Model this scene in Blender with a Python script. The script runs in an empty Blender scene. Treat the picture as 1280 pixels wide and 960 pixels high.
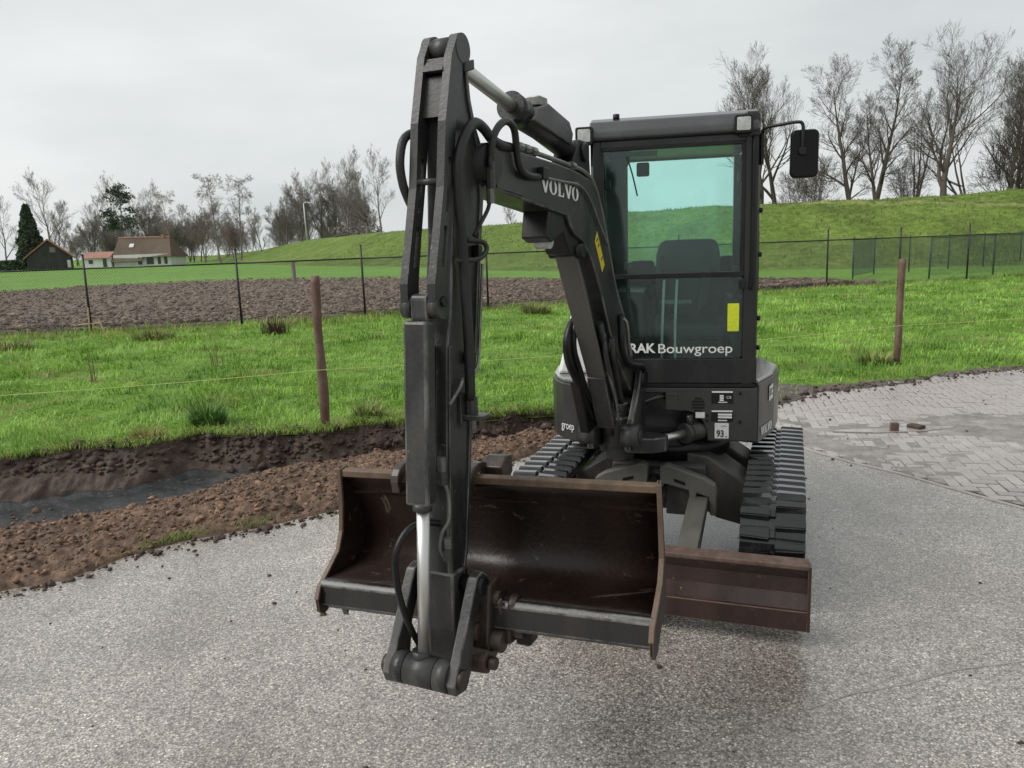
import bpy, bmesh, math, random
import numpy as np
from mathutils import Matrix, Vector
random.seed(7)
RNG = np.random.default_rng(11)
SC = bpy.context.scene
COL = SC.collection

# ------------------------------------------------------------------ camera, sky, sun, exposure
CAM_H = 1.8
pitch, roll = math.atan(175 / 967), math.radians(2.0)
fwd = Vector((0, math.cos(pitch), -math.sin(pitch)))
right0 = Vector((1, 0, 0)); up0 = right0.cross(fwd)
cr = right0 * math.cos(roll) - up0 * math.sin(roll); cu = cr.cross(fwd)
cam = bpy.data.cameras.new('camera'); cam_o = bpy.data.objects.new('camera', cam); COL.objects.link(cam_o)
cam_o.matrix_world = Matrix(((cr.x, cu.x, -fwd.x, 0), (cr.y, cu.y, -fwd.y, 0), (cr.z, cu.z, -fwd.z, CAM_H), (0, 0, 0, 1)))
cam.sensor_width = 36; cam.lens = 36 * 967 / 1280; cam.clip_end = 3000; cam.clip_start = .05
SC.camera = cam_o

SUN_EL, SUN_AZ = math.radians(46), math.radians(-105)      # azimuth from +Y towards +X
world = bpy.data.worlds.new('World'); SC.world = world; world.use_nodes = True
nt = world.node_tree; nt.nodes.clear()
wo = nt.nodes.new('ShaderNodeOutputWorld'); bg = nt.nodes.new('ShaderNodeBackground')
sky = nt.nodes.new('ShaderNodeTexSky'); sky.sky_type = 'NISHITA'; sky.sun_disc = False
sky.sun_elevation = SUN_EL; sky.sun_rotation = SUN_AZ; sky.air_density = 1; sky.dust_density = 3
tc = nt.nodes.new('ShaderNodeTexCoord'); mp = nt.nodes.new('ShaderNodeMapping'); mp.inputs['Scale'].default_value = (1.1, 1.1, 3.4)
mp.inputs['Location'].default_value = (.35, .2, .1)
nz = nt.nodes.new('ShaderNodeTexNoise'); nz.inputs['Scale'].default_value = 1.7; nz.inputs['Detail'].default_value = 5; nz.inputs['Roughness'].default_value = .5
rp = nt.nodes.new('ShaderNodeValToRGB'); rp.color_ramp.elements[0].position = .3; rp.color_ramp.elements[1].position = .72
rp.color_ramp.elements[0].color = (.318, .336, .338, 1); rp.color_ramp.elements[1].color = (.455, .463, .460, 1)
vm = nt.nodes.new('ShaderNodeVectorMath'); vm.operation = 'SCALE'; vm.inputs['Scale'].default_value = 10
mx = nt.nodes.new('ShaderNodeMixRGB'); mx.inputs[0].default_value = .97
L = nt.links.new
L(tc.outputs['Generated'], mp.inputs[0]); L(mp.outputs[0], nz.inputs['Vector']); L(nz.outputs[0], rp.inputs[0])
L(rp.outputs[0], vm.inputs[0]); L(sky.outputs[0], mx.inputs[1]); L(vm.outputs[0], mx.inputs[2])
L(mx.outputs[0], bg.inputs[0]); bg.inputs[1].default_value = .1; L(bg.outputs[0], wo.inputs[0])

sun = bpy.data.lights.new('sun', 'SUN'); sun.energy = 1.5; sun.angle = math.radians(40); sun.color = (1, .97, .93)
sun_o = bpy.data.objects.new('sun', sun); COL.objects.link(sun_o)
sd = Vector((math.sin(SUN_AZ) * math.cos(SUN_EL), math.cos(SUN_AZ) * math.cos(SUN_EL), math.sin(SUN_EL)))
sun_o.rotation_euler = sd.to_track_quat('Z', 'Y').to_euler()
SC.view_settings.view_transform = 'Standard'; SC.view_settings.look = 'None'; SC.view_settings.exposure = 1.0
SC.view_settings.gamma = 1; SC.view_settings.use_curve_mapping = False
SC.cycles.max_bounces = 8; SC.cycles.transparent_max_bounces = 24
SC.cycles.use_denoising = False if not hasattr(SC.cycles, 'use_denoising') else SC.cycles.use_denoising

# ------------------------------------------------------------------ numpy noise
def _h(ix, iy, s):
    n = (ix.astype(np.int64) * 374761393 + iy.astype(np.int64) * 668265263 + s * 974634541) & 0xffffffff
    n = ((n ^ (n >> 13)) * 1274126177) & 0xffffffff
    return ((n ^ (n >> 16)) & 0xffff) / 65535.0
def vnoise(x, y, s=0):
    x = np.asarray(x, float); y = np.asarray(y, float)
    ix = np.floor(x); iy = np.floor(y); fx = x - ix; fy = y - iy
    fx = fx * fx * (3 - 2 * fx); fy = fy * fy * (3 - 2 * fy)
    a = _h(ix, iy, s); b = _h(ix + 1, iy, s); c = _h(ix, iy + 1, s); d = _h(ix + 1, iy + 1, s)
    return (a + (b - a) * fx) * (1 - fy) + (c + (d - c) * fx) * fy
def fbm(x, y, s=0, o=4, g=.5):
    v = 0; a = 1; t = 0
    for i in range(o):
        v = v + a * vnoise(np.asarray(x) * 2 ** i + 17.3 * i, np.asarray(y) * 2 ** i - 9.1 * i, s + i); t += a; a *= g
    return v / t

# ------------------------------------------------------------------ materials
class NT:
    def __init__(s, name):
        s.m = bpy.data.materials.new(name); s.m.use_nodes = True; s.t = s.m.node_tree
        s.b = s.t.nodes['Principled BSDF']; s.out = s.t.nodes['Material Output']
        s.geo = s.n('ShaderNodeNewGeometry'); s.tc = s.n('ShaderNodeTexCoord')
    def n(s, k, **kw):
        nd = s.t.nodes.new(k)
        for a, v in kw.items(): setattr(nd, a, v)
        return nd
    def l(s, a, b): s.t.links.new(a, b)
    def noise(s, scale, detail=4, rough=.55, world=False, stretch=None, dist=0):
        nd = s.n('ShaderNodeTexNoise'); nd.inputs['Scale'].default_value = scale; nd.inputs['Detail'].default_value = detail
        nd.inputs['Roughness'].default_value = rough; nd.inputs['Distortion'].default_value = dist
        v = s.geo.outputs['Position'] if world else s.tc.outputs['Object']
        if stretch:
            mpn = s.n('ShaderNodeMapping'); mpn.inputs['Scale'].default_value = stretch; s.l(v, mpn.inputs[0]); v = mpn.outputs[0]
        s.l(v, nd.inputs['Vector']); return nd.outputs[0]
    def voro(s, scale, feature='F1', world=True):
        nd = s.n('ShaderNodeTexVoronoi'); nd.inputs['Scale'].default_value = scale; nd.feature = feature
        s.l(s.geo.outputs['Position'] if world else s.tc.outputs['Object'], nd.inputs['Vector']); return nd
    def ramp(s, fac, stops):
        nd = s.n('ShaderNodeValToRGB'); e = nd.color_ramp.elements
        while len(e) < len(stops): e.new(.5)
        for el, (p, c) in zip(e, stops):
            el.position = p; el.color = (*c, 1) if isinstance(c, tuple) else (c, c, c, 1)
        s.l(fac, nd.inputs[0]); return nd.outputs[0]
    def mix(s, fac, a, b, mode='MIX'):
        nd = s.n('ShaderNodeMixRGB'); nd.blend_type = mode
        for inp, v in zip(nd.inputs, (fac, a, b)):
            if hasattr(v, 'is_output') or isinstance(v, bpy.types.NodeSocket): s.l(v, inp)
            else: inp.default_value = (*v, 1) if isinstance(v, tuple) else v
        return nd.outputs[0]
    def bump(s, h, strength=.3, dist=.01, prev=None):
        nd = s.n('ShaderNodeBump'); nd.inputs['Strength'].default_value = strength; nd.inputs['Distance'].default_value = dist
        s.l(h, nd.inputs['Height'])
        if prev is not None: s.l(prev, nd.inputs['Normal'])
        s.l(nd.outputs[0], s.b.inputs['Normal']); return nd.outputs[0]
    def color(s, v):
        if isinstance(v, tuple): s.b.inputs['Base Color'].default_value = (*v, 1)
        else: s.l(v, s.b.inputs['Base Color'])
    def rough(s, v):
        if isinstance(v, (int, float)): s.b.inputs['Roughness'].default_value = v
        else: s.l(v, s.b.inputs['Roughness'])
    def set(s, **kw):
        for k, v in kw.items(): s.b.inputs[k.replace('_', ' ')].default_value = v

def worn(name, c1, c2, scale=6, lo=.45, hi=.7, r1=.4, r2=.6, metal=0, bump=.08, fine=90, spec=.5, speck=None, world=False, streak=True, coat=0., coatr=.12, scratch=None):
    """paint or metal with blotchy dirt, fine grime and a little relief"""
    t = NT(name)
    a = t.noise(scale, 6, .62, world, stretch=(1, 1, .35) if streak else None)
    f = t.noise(fine, 3, .6, world)
    col = t.mix(t.ramp(a, [(lo, 0.), (hi, 1.)]), c1, c2)
    col = t.mix(.35, col, t.ramp(f, [(.3, .35), (.7, 1.)]), 'MULTIPLY')
    if speck:
        sp = t.noise(speck[1], 8, .7, world)
        col = t.mix(t.ramp(sp, [(speck[2], 0.), (speck[2] + .06, 1.)]), col, speck[0])
    if scratch:
        for st in ((1., 1., .06), (.07, 1., 1.)):
            sn = t.noise(scratch[1], 5, .75, world, stretch=st, dist=.3); col = t.mix(t.ramp(sn, [(scratch[2], 0.), (scratch[2] + .05, .75)]), col, scratch[0])
    t.color(col)
    t.rough(t.ramp(a, [(lo, r1), (hi, r2)])); t.set(Metallic=metal); t.b.inputs['Specular IOR Level'].default_value = spec
    if bump: t.bump(f, bump, .004)
    if coat:
        t.b.inputs['Coat Weight'].default_value = coat; t.b.inputs['Coat Roughness'].default_value = coatr
    return t.m

M_PAINT = worn('machine_paint', (.019, .0198, .021), (.080, .078, .073), 4.5, .40, .80, .28, .55, bump=.25, speck=((.13, .12, .105), 30, .64), spec=.32, scratch=((.13, .125, .12), 26, .66))
M_EDGE = worn('worn_paint_edge', (.030, .030, .030), (.15, .145, .135), 16, .38, .62, .35, .5, bump=.1, spec=.4)
M_BODY = worn('body_paint', (.028, .0285, .029), (.058, .057, .055), 3, .42, .78, .30, .5, bump=.06, speck=((.13, .12, .11), 50, .67), spec=.4, coat=.15, coatr=.12, scratch=((.12, .115, .11), 22, .69))
M_CABF = worn('cab_frame_paint', (.012, .0125, .013), (.036, .035, .034), 4, .45, .8, .26, .5, bump=.05, spec=.35)
M_ROOF = worn('roof_paint', (.040, .042, .044), (.062, .062, .062), 3, .5, .8, .36, .5, bump=.05, streak=False, coat=.4, coatr=.2)
M_BLACK = worn('black_plastic', (.006, .006, .0065), (.018, .018, .017), 8, .5, .8, .36, .6, bump=.15, spec=.3)
M_RUBBER = worn('wet_rubber', (.010, .0105, .011), (.024, .023, .022), 9, .5, .75, .2, .42, bump=.10, fine=60, speck=((.06, .055, .05), 25, .70), spec=.2, coat=.9, coatr=.05)
M_HOSE = worn('hose_rubber', (.014, .014, .014), (.042, .040, .037), 14, .45, .75, .42, .6, bump=.3, fine=160, spec=.35)
M_SLAB = worn('dusty_cover_paint', (.085, .082, .074), (.12, .115, .10), 5, .4, .75, .5, .6, bump=.1)
M_CHASSIS = worn('dusty_chassis_paint', (.038, .037, .034), (.085, .080, .070), 6, .4, .75, .4, .6, bump=.15, spec=.35)
M_DECK = worn('wet_deck_sky_sheen', (.085, .087, .088), (.12, .12, .118), 4, .4, .75, .12, .3, bump=.04, coat=1., coatr=.06)  # wet gloss coat; base colour lightened to paint in the sky's sheen
M_RUST = worn('rusted_blade_steel', (.020, .009, .007), (.052, .023, .016), 4, .38, .75, .26, .55, bump=.3, fine=70, speck=((.24, .11, .055), 22, .645), coat=.2, coatr=.2, scratch=((.12, .075, .055), 14, .66))
M_RUSTTOP = worn('scuffed_rusty_edge', (.125, .080, .060), (.065, .04, .03), 16, .4, .7, .5, .65, bump=.35, fine=60, speck=((.32, .2, .14), 45, .64))
M_BUCK_IN = worn('bucket_steel', (.009, .0045, .0033), (.027, .014, .0095), 3.2, .36, .75, .36, .62, bump=.35, fine=60, streak=True, speck=((.10, .055, .032), 12, .64), spec=.4, scratch=((.10, .075, .058), 12, .63))
M_BUCK_EDGE = worn('bucket_worn_rim', (.13, .085, .05), (.07, .045, .03), 14, .4, .7, .5, .65, bump=.3, fine=70, speck=((.22, .16, .1), 35, .68))
M_LIP = worn('bucket_lip_steel', (.012, .012, .0125), (.034, .028, .024), 4, .4, .8, .22, .42, bump=.2, spec=.4, coat=.2, coatr=.1)
M_COUPLER = worn('greasy_rusty_steel', (.018, .015, .013), (.060, .034, .022), 10, .4, .75, .3, .6, bump=.6, fine=45)
M_WHITE = worn('white_panel', (.86, .86, .85), (.76, .76, .74), 3, .5, .8, .4, .5, bump=.03)
M_LETTER = worn('white_lettering', (.78, .78, .77), (.6, .6, .58), 20, .5, .8, .5, .5, bump=0)
M_YELLOW = worn('yellow_sticker', (.62, .52, .02), (.5, .42, .02), 10, .5, .8, .5, .5, bump=0)
M_LIME = worn('lime_sticker', (.60, .68, .02), (.5, .6, .02), 10, .5, .8, .5, .5, bump=0)
M_SEAT = worn('seat_vinyl', (.030, .034, .036), (.05, .054, .054), 8, .4, .7, .55, .6, bump=.1)
M_STEELPIPE = worn('dull_steel_pipe', (.24, .24, .23), (.12, .12, .11), 20, .4, .7, .35, .5, metal=.7, bump=.1)
M_MINT = worn('pale_lever_paint', (.75, .80, .76), (.6, .66, .62), 10, .5, .8, .4, .5, bump=0)
def chrome():
    t = NT('chromed_rod'); t.color((.56, .56, .545)); t.set(Metallic=1.0, Roughness=.46)
    n = t.noise(90, 3, .6, stretch=(1, 1, .6)); t.bump(n, .12, .002); return t.m
M_CHROME = chrome()
def glass(name, tint, gloss=.08):
    t = NT(name); t.t.nodes.remove(t.b)
    tr = t.n('ShaderNodeBsdfTransparent'); tr.inputs[0].default_value = (*tint, 1)
    gl = t.n('ShaderNodeBsdfGlossy'); gl.inputs['Roughness'].default_value = gloss; gl.inputs['Color'].default_value = (.9, .95, .93, 1)
    df = t.n('ShaderNodeBsdfDiffuse'); df.inputs[0].default_value = (.35, .42, .40, 1)
    fr = t.n('ShaderNodeFresnel'); fr.inputs[0].default_value = 1.45
    grime = t.ramp(t.noise(5, 6, .65, stretch=(1, 1, .4)), [(.42, .003), (.8, .05)])
    m1 = t.n('ShaderNodeMixShader'); t.l(grime, m1.inputs[0]); t.l(tr.outputs[0], m1.inputs[1]); t.l(df.outputs[0], m1.inputs[2])
    m2 = t.n('ShaderNodeMixShader'); t.l(fr.outputs[0], m2.inputs[0]); t.l(m1.outputs[0], m2.inputs[1]); t.l(gl.outputs[0], m2.inputs[2])
    t.l(m2.outputs[0], t.out.inputs[0]); return t.m
M_GLASS = glass('teal_tinted_glass', (.835, .972, .948))
M_LENS = worn('lamp_lens', (.55, .56, .54), (.35, .36, .35), 30, .4, .6, .12, .3, bump=.4, fine=50)
M_MIRROR = worn('mirror_shell', (.004, .004, .004), (.009, .009, .009), 6, .5, .8, .35, .5, bump=.05, spec=.2)

def asphalt():
    t = NT('wet_asphalt')
    v = t.voro(120); v2 = t.voro(260)
    big = t.noise(.45, 5, .6, True, dist=.4); mid = t.noise(4, 5, .6, True); fine = t.noise(190, 2, .6, True); wet = t.noise(1.1, 6, .65, True, stretch=(1, .55, 1))
    sep = t.n('ShaderNodeSeparateColor'); t.l(v.outputs['Color'], sep.inputs[0])
    sep2 = t.n('ShaderNodeSeparateColor'); t.l(v2.outputs['Color'], sep2.inputs[0])
    stones = t.ramp(sep.outputs[0], [(.0, (.17, .155, .14)), (.4, (.355, .332, .305)), (.78, (.48, .452, .418)), (.93, (.57, .538, .49)), (1., (.85, .79, .69))])
    grit = t.ramp(sep2.outputs[1], [(0., .6), (.6, .95), (1., 1.3)])
    col = t.mix(1., stones, grit, 'MULTIPLY')
    col = t.mix(.8, col, t.ramp(v.outputs['Distance'], [(.35, 1.), (.62, .5)]), 'MULTIPLY')
    col = t.mix(1., col, t.ramp(big, [(.3, (.78, .76, .74)), (.7, (1.14, 1.13, 1.12))]), 'MULTIPLY')
    col = t.mix(1., col, t.ramp(wet, [(.36, (.74, .72, .70)), (.58, (1.06, 1.06, 1.06))]), 'MULTIPLY')
    col = t.mix(1., col, t.ramp(mid, [(.3, .88), (.7, 1.08)]), 'MULTIPLY')
    t.color(col)
    t.rough(t.ramp(wet, [(.36, .15), (.62, .30)])); t.b.inputs['Specular IOR Level'].default_value = .7
    t.b.inputs['Coat Weight'].default_value = .25; t.b.inputs['Coat Roughness'].default_value = .2
    h = t.mix(.5, t.ramp(v.outputs['Distance'], [(0., 1.), (.7, 0.)]), fine)
    t.bump(h, .30, .004)
    return t.m
M_ASPHALT = asphalt()
def soil(name, a, b, c, sc=9, rough=.85, bump=.6):
    t = NT(name); n1 = t.noise(sc, 8, .7, True); n2 = t.noise(60, 4, .7, True); n3 = t.noise(1.6, 4, .6, True)
    col = t.ramp(n1, [(.3, a), (.52, b), (.74, c)])
    col = t.mix(1., col, t.ramp(n3, [(.3, .75), (.7, 1.2)]), 'MULTIPLY')
    col = t.mix(.7, col, t.ramp(n2, [(.3, .45), (.65, 1.2)]), 'MULTIPLY')
    t.color(col); t.rough(rough); t.bump(n2, bump, .012); return t.m
M_SOIL = soil('heaped_soil', (.045, .025, .016), (.135, .080, .048), (.245, .155, .095), 16, .7)
M_WALL = soil('dark_cut_soil', (.022, .014, .010), (.055, .035, .024), (.115, .074, .048), 12, .75)
M_CLOD = soil('soil_clod', (.055, .034, .022), (.125, .078, .049), (.205, .138, .088), 16, .75)
def clod_tint(m, stops):
    t = m.node_tree; b = t.nodes['Principled BSDF']; src = b.inputs['Base Color'].links[0].from_socket
    g_ = t.nodes.new('ShaderNodeNewGeometry'); r_ = t.nodes.new('ShaderNodeValToRGB'); x_ = t.nodes.new('ShaderNodeMixRGB'); x_.blend_type = 'MULTIPLY'; x_.inputs[0].default_value = 1
    e = r_.color_ramp.elements; e.new(.5)
    for el, (p, c) in zip(e, stops): el.position = p; el.color = (*c, 1)
    t.links.new(g_.outputs['Random Per Island'], r_.inputs[0]); t.links.new(src, x_.inputs[1]); t.links.new(r_.outputs[0], x_.inputs[2]); t.links.new(x_.outputs[0], b.inputs['Base Color'])
clod_tint(M_CLOD, [(0., (.45, .43, .42)), (.55, (1.2, 1.13, 1.07)), (1., (2.1, 1.95, 1.8))])
M_PLOUGH = soil('ploughed_earth', (.060, .042, .032), (.145, .103, .078), (.30, .235, .18), 6, .8)
M_FCLOD = soil('field_clod', (.065, .047, .036), (.155, .112, .086), (.30, .24, .19), 6, .8)
clod_tint(M_FCLOD, [(0., (.5, .48, .47)), (.6, (1.1, 1.07, 1.04)), (1., (2.3, 2.2, 2.05))])
M_MUD = soil('wet_mud', (.11, .095, .083), (.25, .225, .205), (.38, .35, .325), 4.5, .2, .3)
M_VERGE = soil('verge_dirt', (.035, .026, .019), (.085, .066, .05), (.19, .16, .13), 5, .6)
M_BED = soil('joint_sand', (.028, .023, .018), (.05, .041, .032), (.08, .066, .052), 20, .8)
def grass_ground(name, cols, sc=2.2, fine=14, bump=.6, dist=.05):
    t = NT(name); n1 = t.noise(sc, 6, .65, True); n2 = t.noise(fine, 5, .7, True); n3 = t.noise(sc * .15, 4, .6, True)
    col = t.ramp(n1, [(.28, cols[0]), (.5, cols[1]), (.72, cols[2])])
    col = t.mix(1., col, t.ramp(n2, [(.28, .45), (.7, 1.3)]), 'MULTIPLY')
    col = t.mix(1., col, t.ramp(n3, [(.3, (.82, .88, .8)), (.7, (1.15, 1.1, 1.1))]), 'MULTIPLY')
    t.color(col); t.rough(.85); t.b.inputs['Specular IOR Level'].default_value = .2; t.bump(n2, bump, dist); return t.m
M_MEADOW = grass_ground('meadow_turf', ((.07, .13, .02), (.12, .22, .03), (.17, .28, .05)), 1.6, 22)
M_FARFIELD = grass_ground('far_field_grass', ((.10, .21, .025), (.13, .265, .035), (.16, .29, .055)), .4, 5, .3)
M_DIKE = grass_ground('dike_grass', ((.072, .105, .022), (.115, .18, .032), (.17, .235, .055)), .35, 2.4, .9, .25)
M_DIKETRACK = grass_ground('trodden_grass', ((.13, .155, .05), (.17, .20, .06), (.20, .22, .08)), .6, 4, .5)
def vcol(name, trans=.25, rough=.6):
    t = NT(name); at = t.n('ShaderNodeAttribute', attribute_name='tint')
    t.color(at.outputs['Color']); t.rough(rough); t.b.inputs['Specular IOR Level'].default_value = .35
    tl = t.n('ShaderNodeBsdfTranslucent'); t.l(at.outputs['Color'], tl.inputs[0])
    ms = t.n('ShaderNodeMixShader'); ms.inputs[0].default_value = trans
    t.l(t.b.outputs[0], ms.inputs[1]); t.l(tl.outputs[0], ms.inputs[2]); t.l(ms.outputs[0], t.out.inputs[0]); return t.m
M_BLADES = vcol('grass_blades')
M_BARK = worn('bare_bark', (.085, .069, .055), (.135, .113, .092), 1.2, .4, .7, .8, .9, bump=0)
M_BARKFAR = worn('hazed_far_bark', (.185, .163, .145), (.26, .232, .21), .5, .4, .7, .85, .9, bump=0)  # distance haze put into the colour: paler than the near bark
M_BARKRED = worn('reddish_twigs', (.24, .185, .165), (.31, .24, .215), .5, .4, .7, .85, .9, bump=0)
M_NEEDLE = worn('dark_needles', (.042, .068, .040), (.075, .105, .062), .8, .4, .7, .8, .9, bump=0)
M_POST = worn('weathered_red_post', (.10, .050, .035), (.20, .135, .10), 9, .42, .68, .6, .75, bump=.7, fine=40, speck=((.34, .27, .21), 14, .66))
M_PALEWOOD = worn('fresh_wood', (.50, .38, .24), (.4, .3, .19), 9, .4, .7, .7, .8, bump=.2)
M_FENCE = worn('black_fence_paint', (.010, .011, .012), (.02, .02, .02), 9, .5, .8, .45, .6, bump=0)
M_GREENF = worn('green_fence_paint', (.012, .05, .038), (.02, .065, .05), 9, .5, .8, .5, .6, bump=0)
M_WIRE = worn('galvanised_wire', (.10, .11, .10), (.07, .075, .07), 9, .5, .8, .5, .6, metal=.2, bump=0)
M_STRING = worn('yellow_green_string', (.46, .56, .16), (.4, .5, .15), 9, .5, .8, .7, .8, bump=0)
M_BRICK = None
def brickmat():
    t = NT('clinker_brick'); oi = t.n('ShaderNodeObjectInfo')
    c = t.ramp(oi.outputs['Random'], [(0., (.27, .245, .232)), (.4, (.34, .31, .295)), (.7, (.39, .355, .335)), (1., (.32, .305, .295))])
    n = t.noise(45, 6, .7, True); n2 = t.noise(2.0, 5, .6, True)
    c = t.mix(.6, c, t.ramp(n, [(.3, .6), (.7, 1.25)]), 'MULTIPLY')
    c = t.mix(t.ramp(n2, [(.45, 0.), (.75, .6)]), c, (.34, .315, .29))
    t.color(c); t.rough(t.ramp(n2, [(.35, .16), (.7, .34)])); t.b.inputs['Specular IOR Level'].default_value = .8; t.bump(n, .35, .006); return t.m
M_BRICK = brickmat()
M_KERB = worn('pale_edging_strip', (.42, .39, .36), (.3, .28, .26), 7, .4, .7, .45, .6, bump=.3, world=True, streak=False)
def water():
    t = NT('puddle_water'); t.color((.3, .28, .26)); t.set(Roughness=.03); t.b.inputs['Specular IOR Level'].default_value = .6; return t.m
M_WATER = water()
def liner():
    t = NT('wet_black_liner'); n = t.noise(5, 6, .6, True, dist=.8); n2 = t.noise(26, 5, .7, True); n3 = t.noise(2.2, 4, .6, True)
    c = t.ramp(n3, [(.35, (.014, .016, .018)), (.6, (.028, .030, .033)), (.75, (.095, .085, .072))])
    c = t.mix(t.ramp(n2, [(.58, 0.), (.66, 1.)]), c, (.12, .095, .07)); t.color(c)
    t.rough(t.ramp(n, [(.35, .34), (.65, .6)])); t.b.inputs['Specular IOR Level'].default_value = .35; t.bump(n, .6, .03); return t.m
M_LINER = liner()
M_THATCH = worn('brown_thatch', (.088, .062, .043), (.125, .092, .068), .5, .4, .7, .9, .95, bump=0)
M_TILE = worn('red_roof_tiles', (.27, .13, .095), (.34, .18, .135), .6, .4, .7, .8, .9, bump=0)
M_PLASTER = worn('white_plaster', (.64, .64, .63), (.52, .53, .52), .6, .4, .75, .8, .85, bump=0)
M_TIMBER = worn('dark_timber', (.035, .034, .036), (.06, .056, .055), 1, .4, .7, .8, .85, bump=0)
M_PANE = worn('dark_window_pane', (.03, .035, .04), (.05, .055, .06), 1, .4, .7, .15, .2, bump=0)
M_GALV = worn('lamp_post_grey', (.62, .62, .6), (.5, .5, .5), 2, .4, .7, .5, .6, bump=0)

# ------------------------------------------------------------------ object helpers
WO = {}
def origin(p): return WO[p.name] if p is not None else Vector((0, 0, 0))
def put(o, c, parent):
    COL.objects.link(o); WO[o.name] = Vector(c)
    if parent is not None: o.parent = parent
    o.location = Vector(c) - origin(parent); return o
def tag(o, label=None, cat=None, group=None, kind=None):
    if label: o['label'] = label
    if cat: o['category'] = cat
    if group: o['group'] = group
    if kind: o['kind'] = kind
    return o
def empty(name, loc, label=None, cat=None, group=None):
    o = bpy.data.objects.new(name, None); o.empty_display_size = .1
    put(o, loc, None); return tag(o, label, cat, group)
def add_bevel(o, w, seg=2):
    md = o.modifiers.new('bevel', 'BEVEL'); md.width = w; md.segments = seg; md.limit_method = 'ANGLE'; md.angle_limit = math.radians(32)
def raw(name, V, F, mat, parent=None, smooth=False, bev=0, fix=True, base=False):
    V = [tuple(v) for v in V]; a = np.array(V); lo = a.min(0); hi = a.max(0); c = (lo + hi) / 2
    if base: c[2] = lo[2]
    me = bpy.data.meshes.new(name); me.from_pydata([tuple(v) for v in (a - c)], [], F)
    if fix:
        bm = bmesh.new(); bm.from_mesh(me); bmesh.ops.recalc_face_normals(bm, faces=bm.faces); bm.to_mesh(me); bm.free()
    me.materials.append(mat)
    if smooth: me.polygons.foreach_set('use_smooth', [True] * len(me.polygons))
    o = bpy.data.objects.new(name, me); put(o, c, parent)
    if bev:
        add_bevel(o, bev)
        em = {M_PAINT: M_EDGE, M_RUST: M_RUSTTOP, M_BUCK_IN: M_BUCK_EDGE, M_LIP: M_EDGE}.get(mat)
        if em: me.materials.append(em); o.modifiers['bevel'].material = 1
    return o
def fast(name, V, quads, mat, parent=None, smooth=True, tri=None, color=None, c=(0, 0, 0)):
    """large meshes from numpy arrays"""
    V = np.asarray(V, np.float32) - np.array(c, np.float32)
    me = bpy.data.meshes.new(name); me.vertices.add(len(V)); me.vertices.foreach_set('co', V.ravel())
    loops = []; starts = []; tot = 0
    if quads is not None and len(quads): 
        loops.append(np.asarray(quads).ravel()); starts.append(np.arange(len(quads)) * 4); tot += len(quads) * 4
    if tri is not None and len(tri):
        loops.append(np.asarray(tri).ravel()); starts.append(tot + np.arange(len(tri)) * 3)
    loops = np.concatenate(loops).astype(np.int32); starts = np.concatenate(starts).astype(np.int32)
    me.loops.add(len(loops)); me.loops.foreach_set('vertex_index', loops)
    me.polygons.add(len(starts)); me.polygons.foreach_set('loop_start', starts)
    if smooth: me.polygons.foreach_set('use_smooth', np.ones(len(starts), bool))
    me.update(calc_edges=True); me.validate()
    if color is not None:
        at = me.color_attributes.new('tint', 'FLOAT_COLOR', 'POINT')
        at.data.foreach_set('color', np.c_[color, np.ones(len(color))].astype(np.float32).ravel())
    me.materials.append(mat); o = bpy.data.objects.new(name, me); put(o, c, parent); return o
def gridquads(nr, nc):
    i = np.arange(nr - 1)[:, None] * nc + np.arange(nc - 1)[None, :]
    return np.stack([i, i + 1, i + nc + 1, i + nc], -1).reshape(-1, 4)

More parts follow.
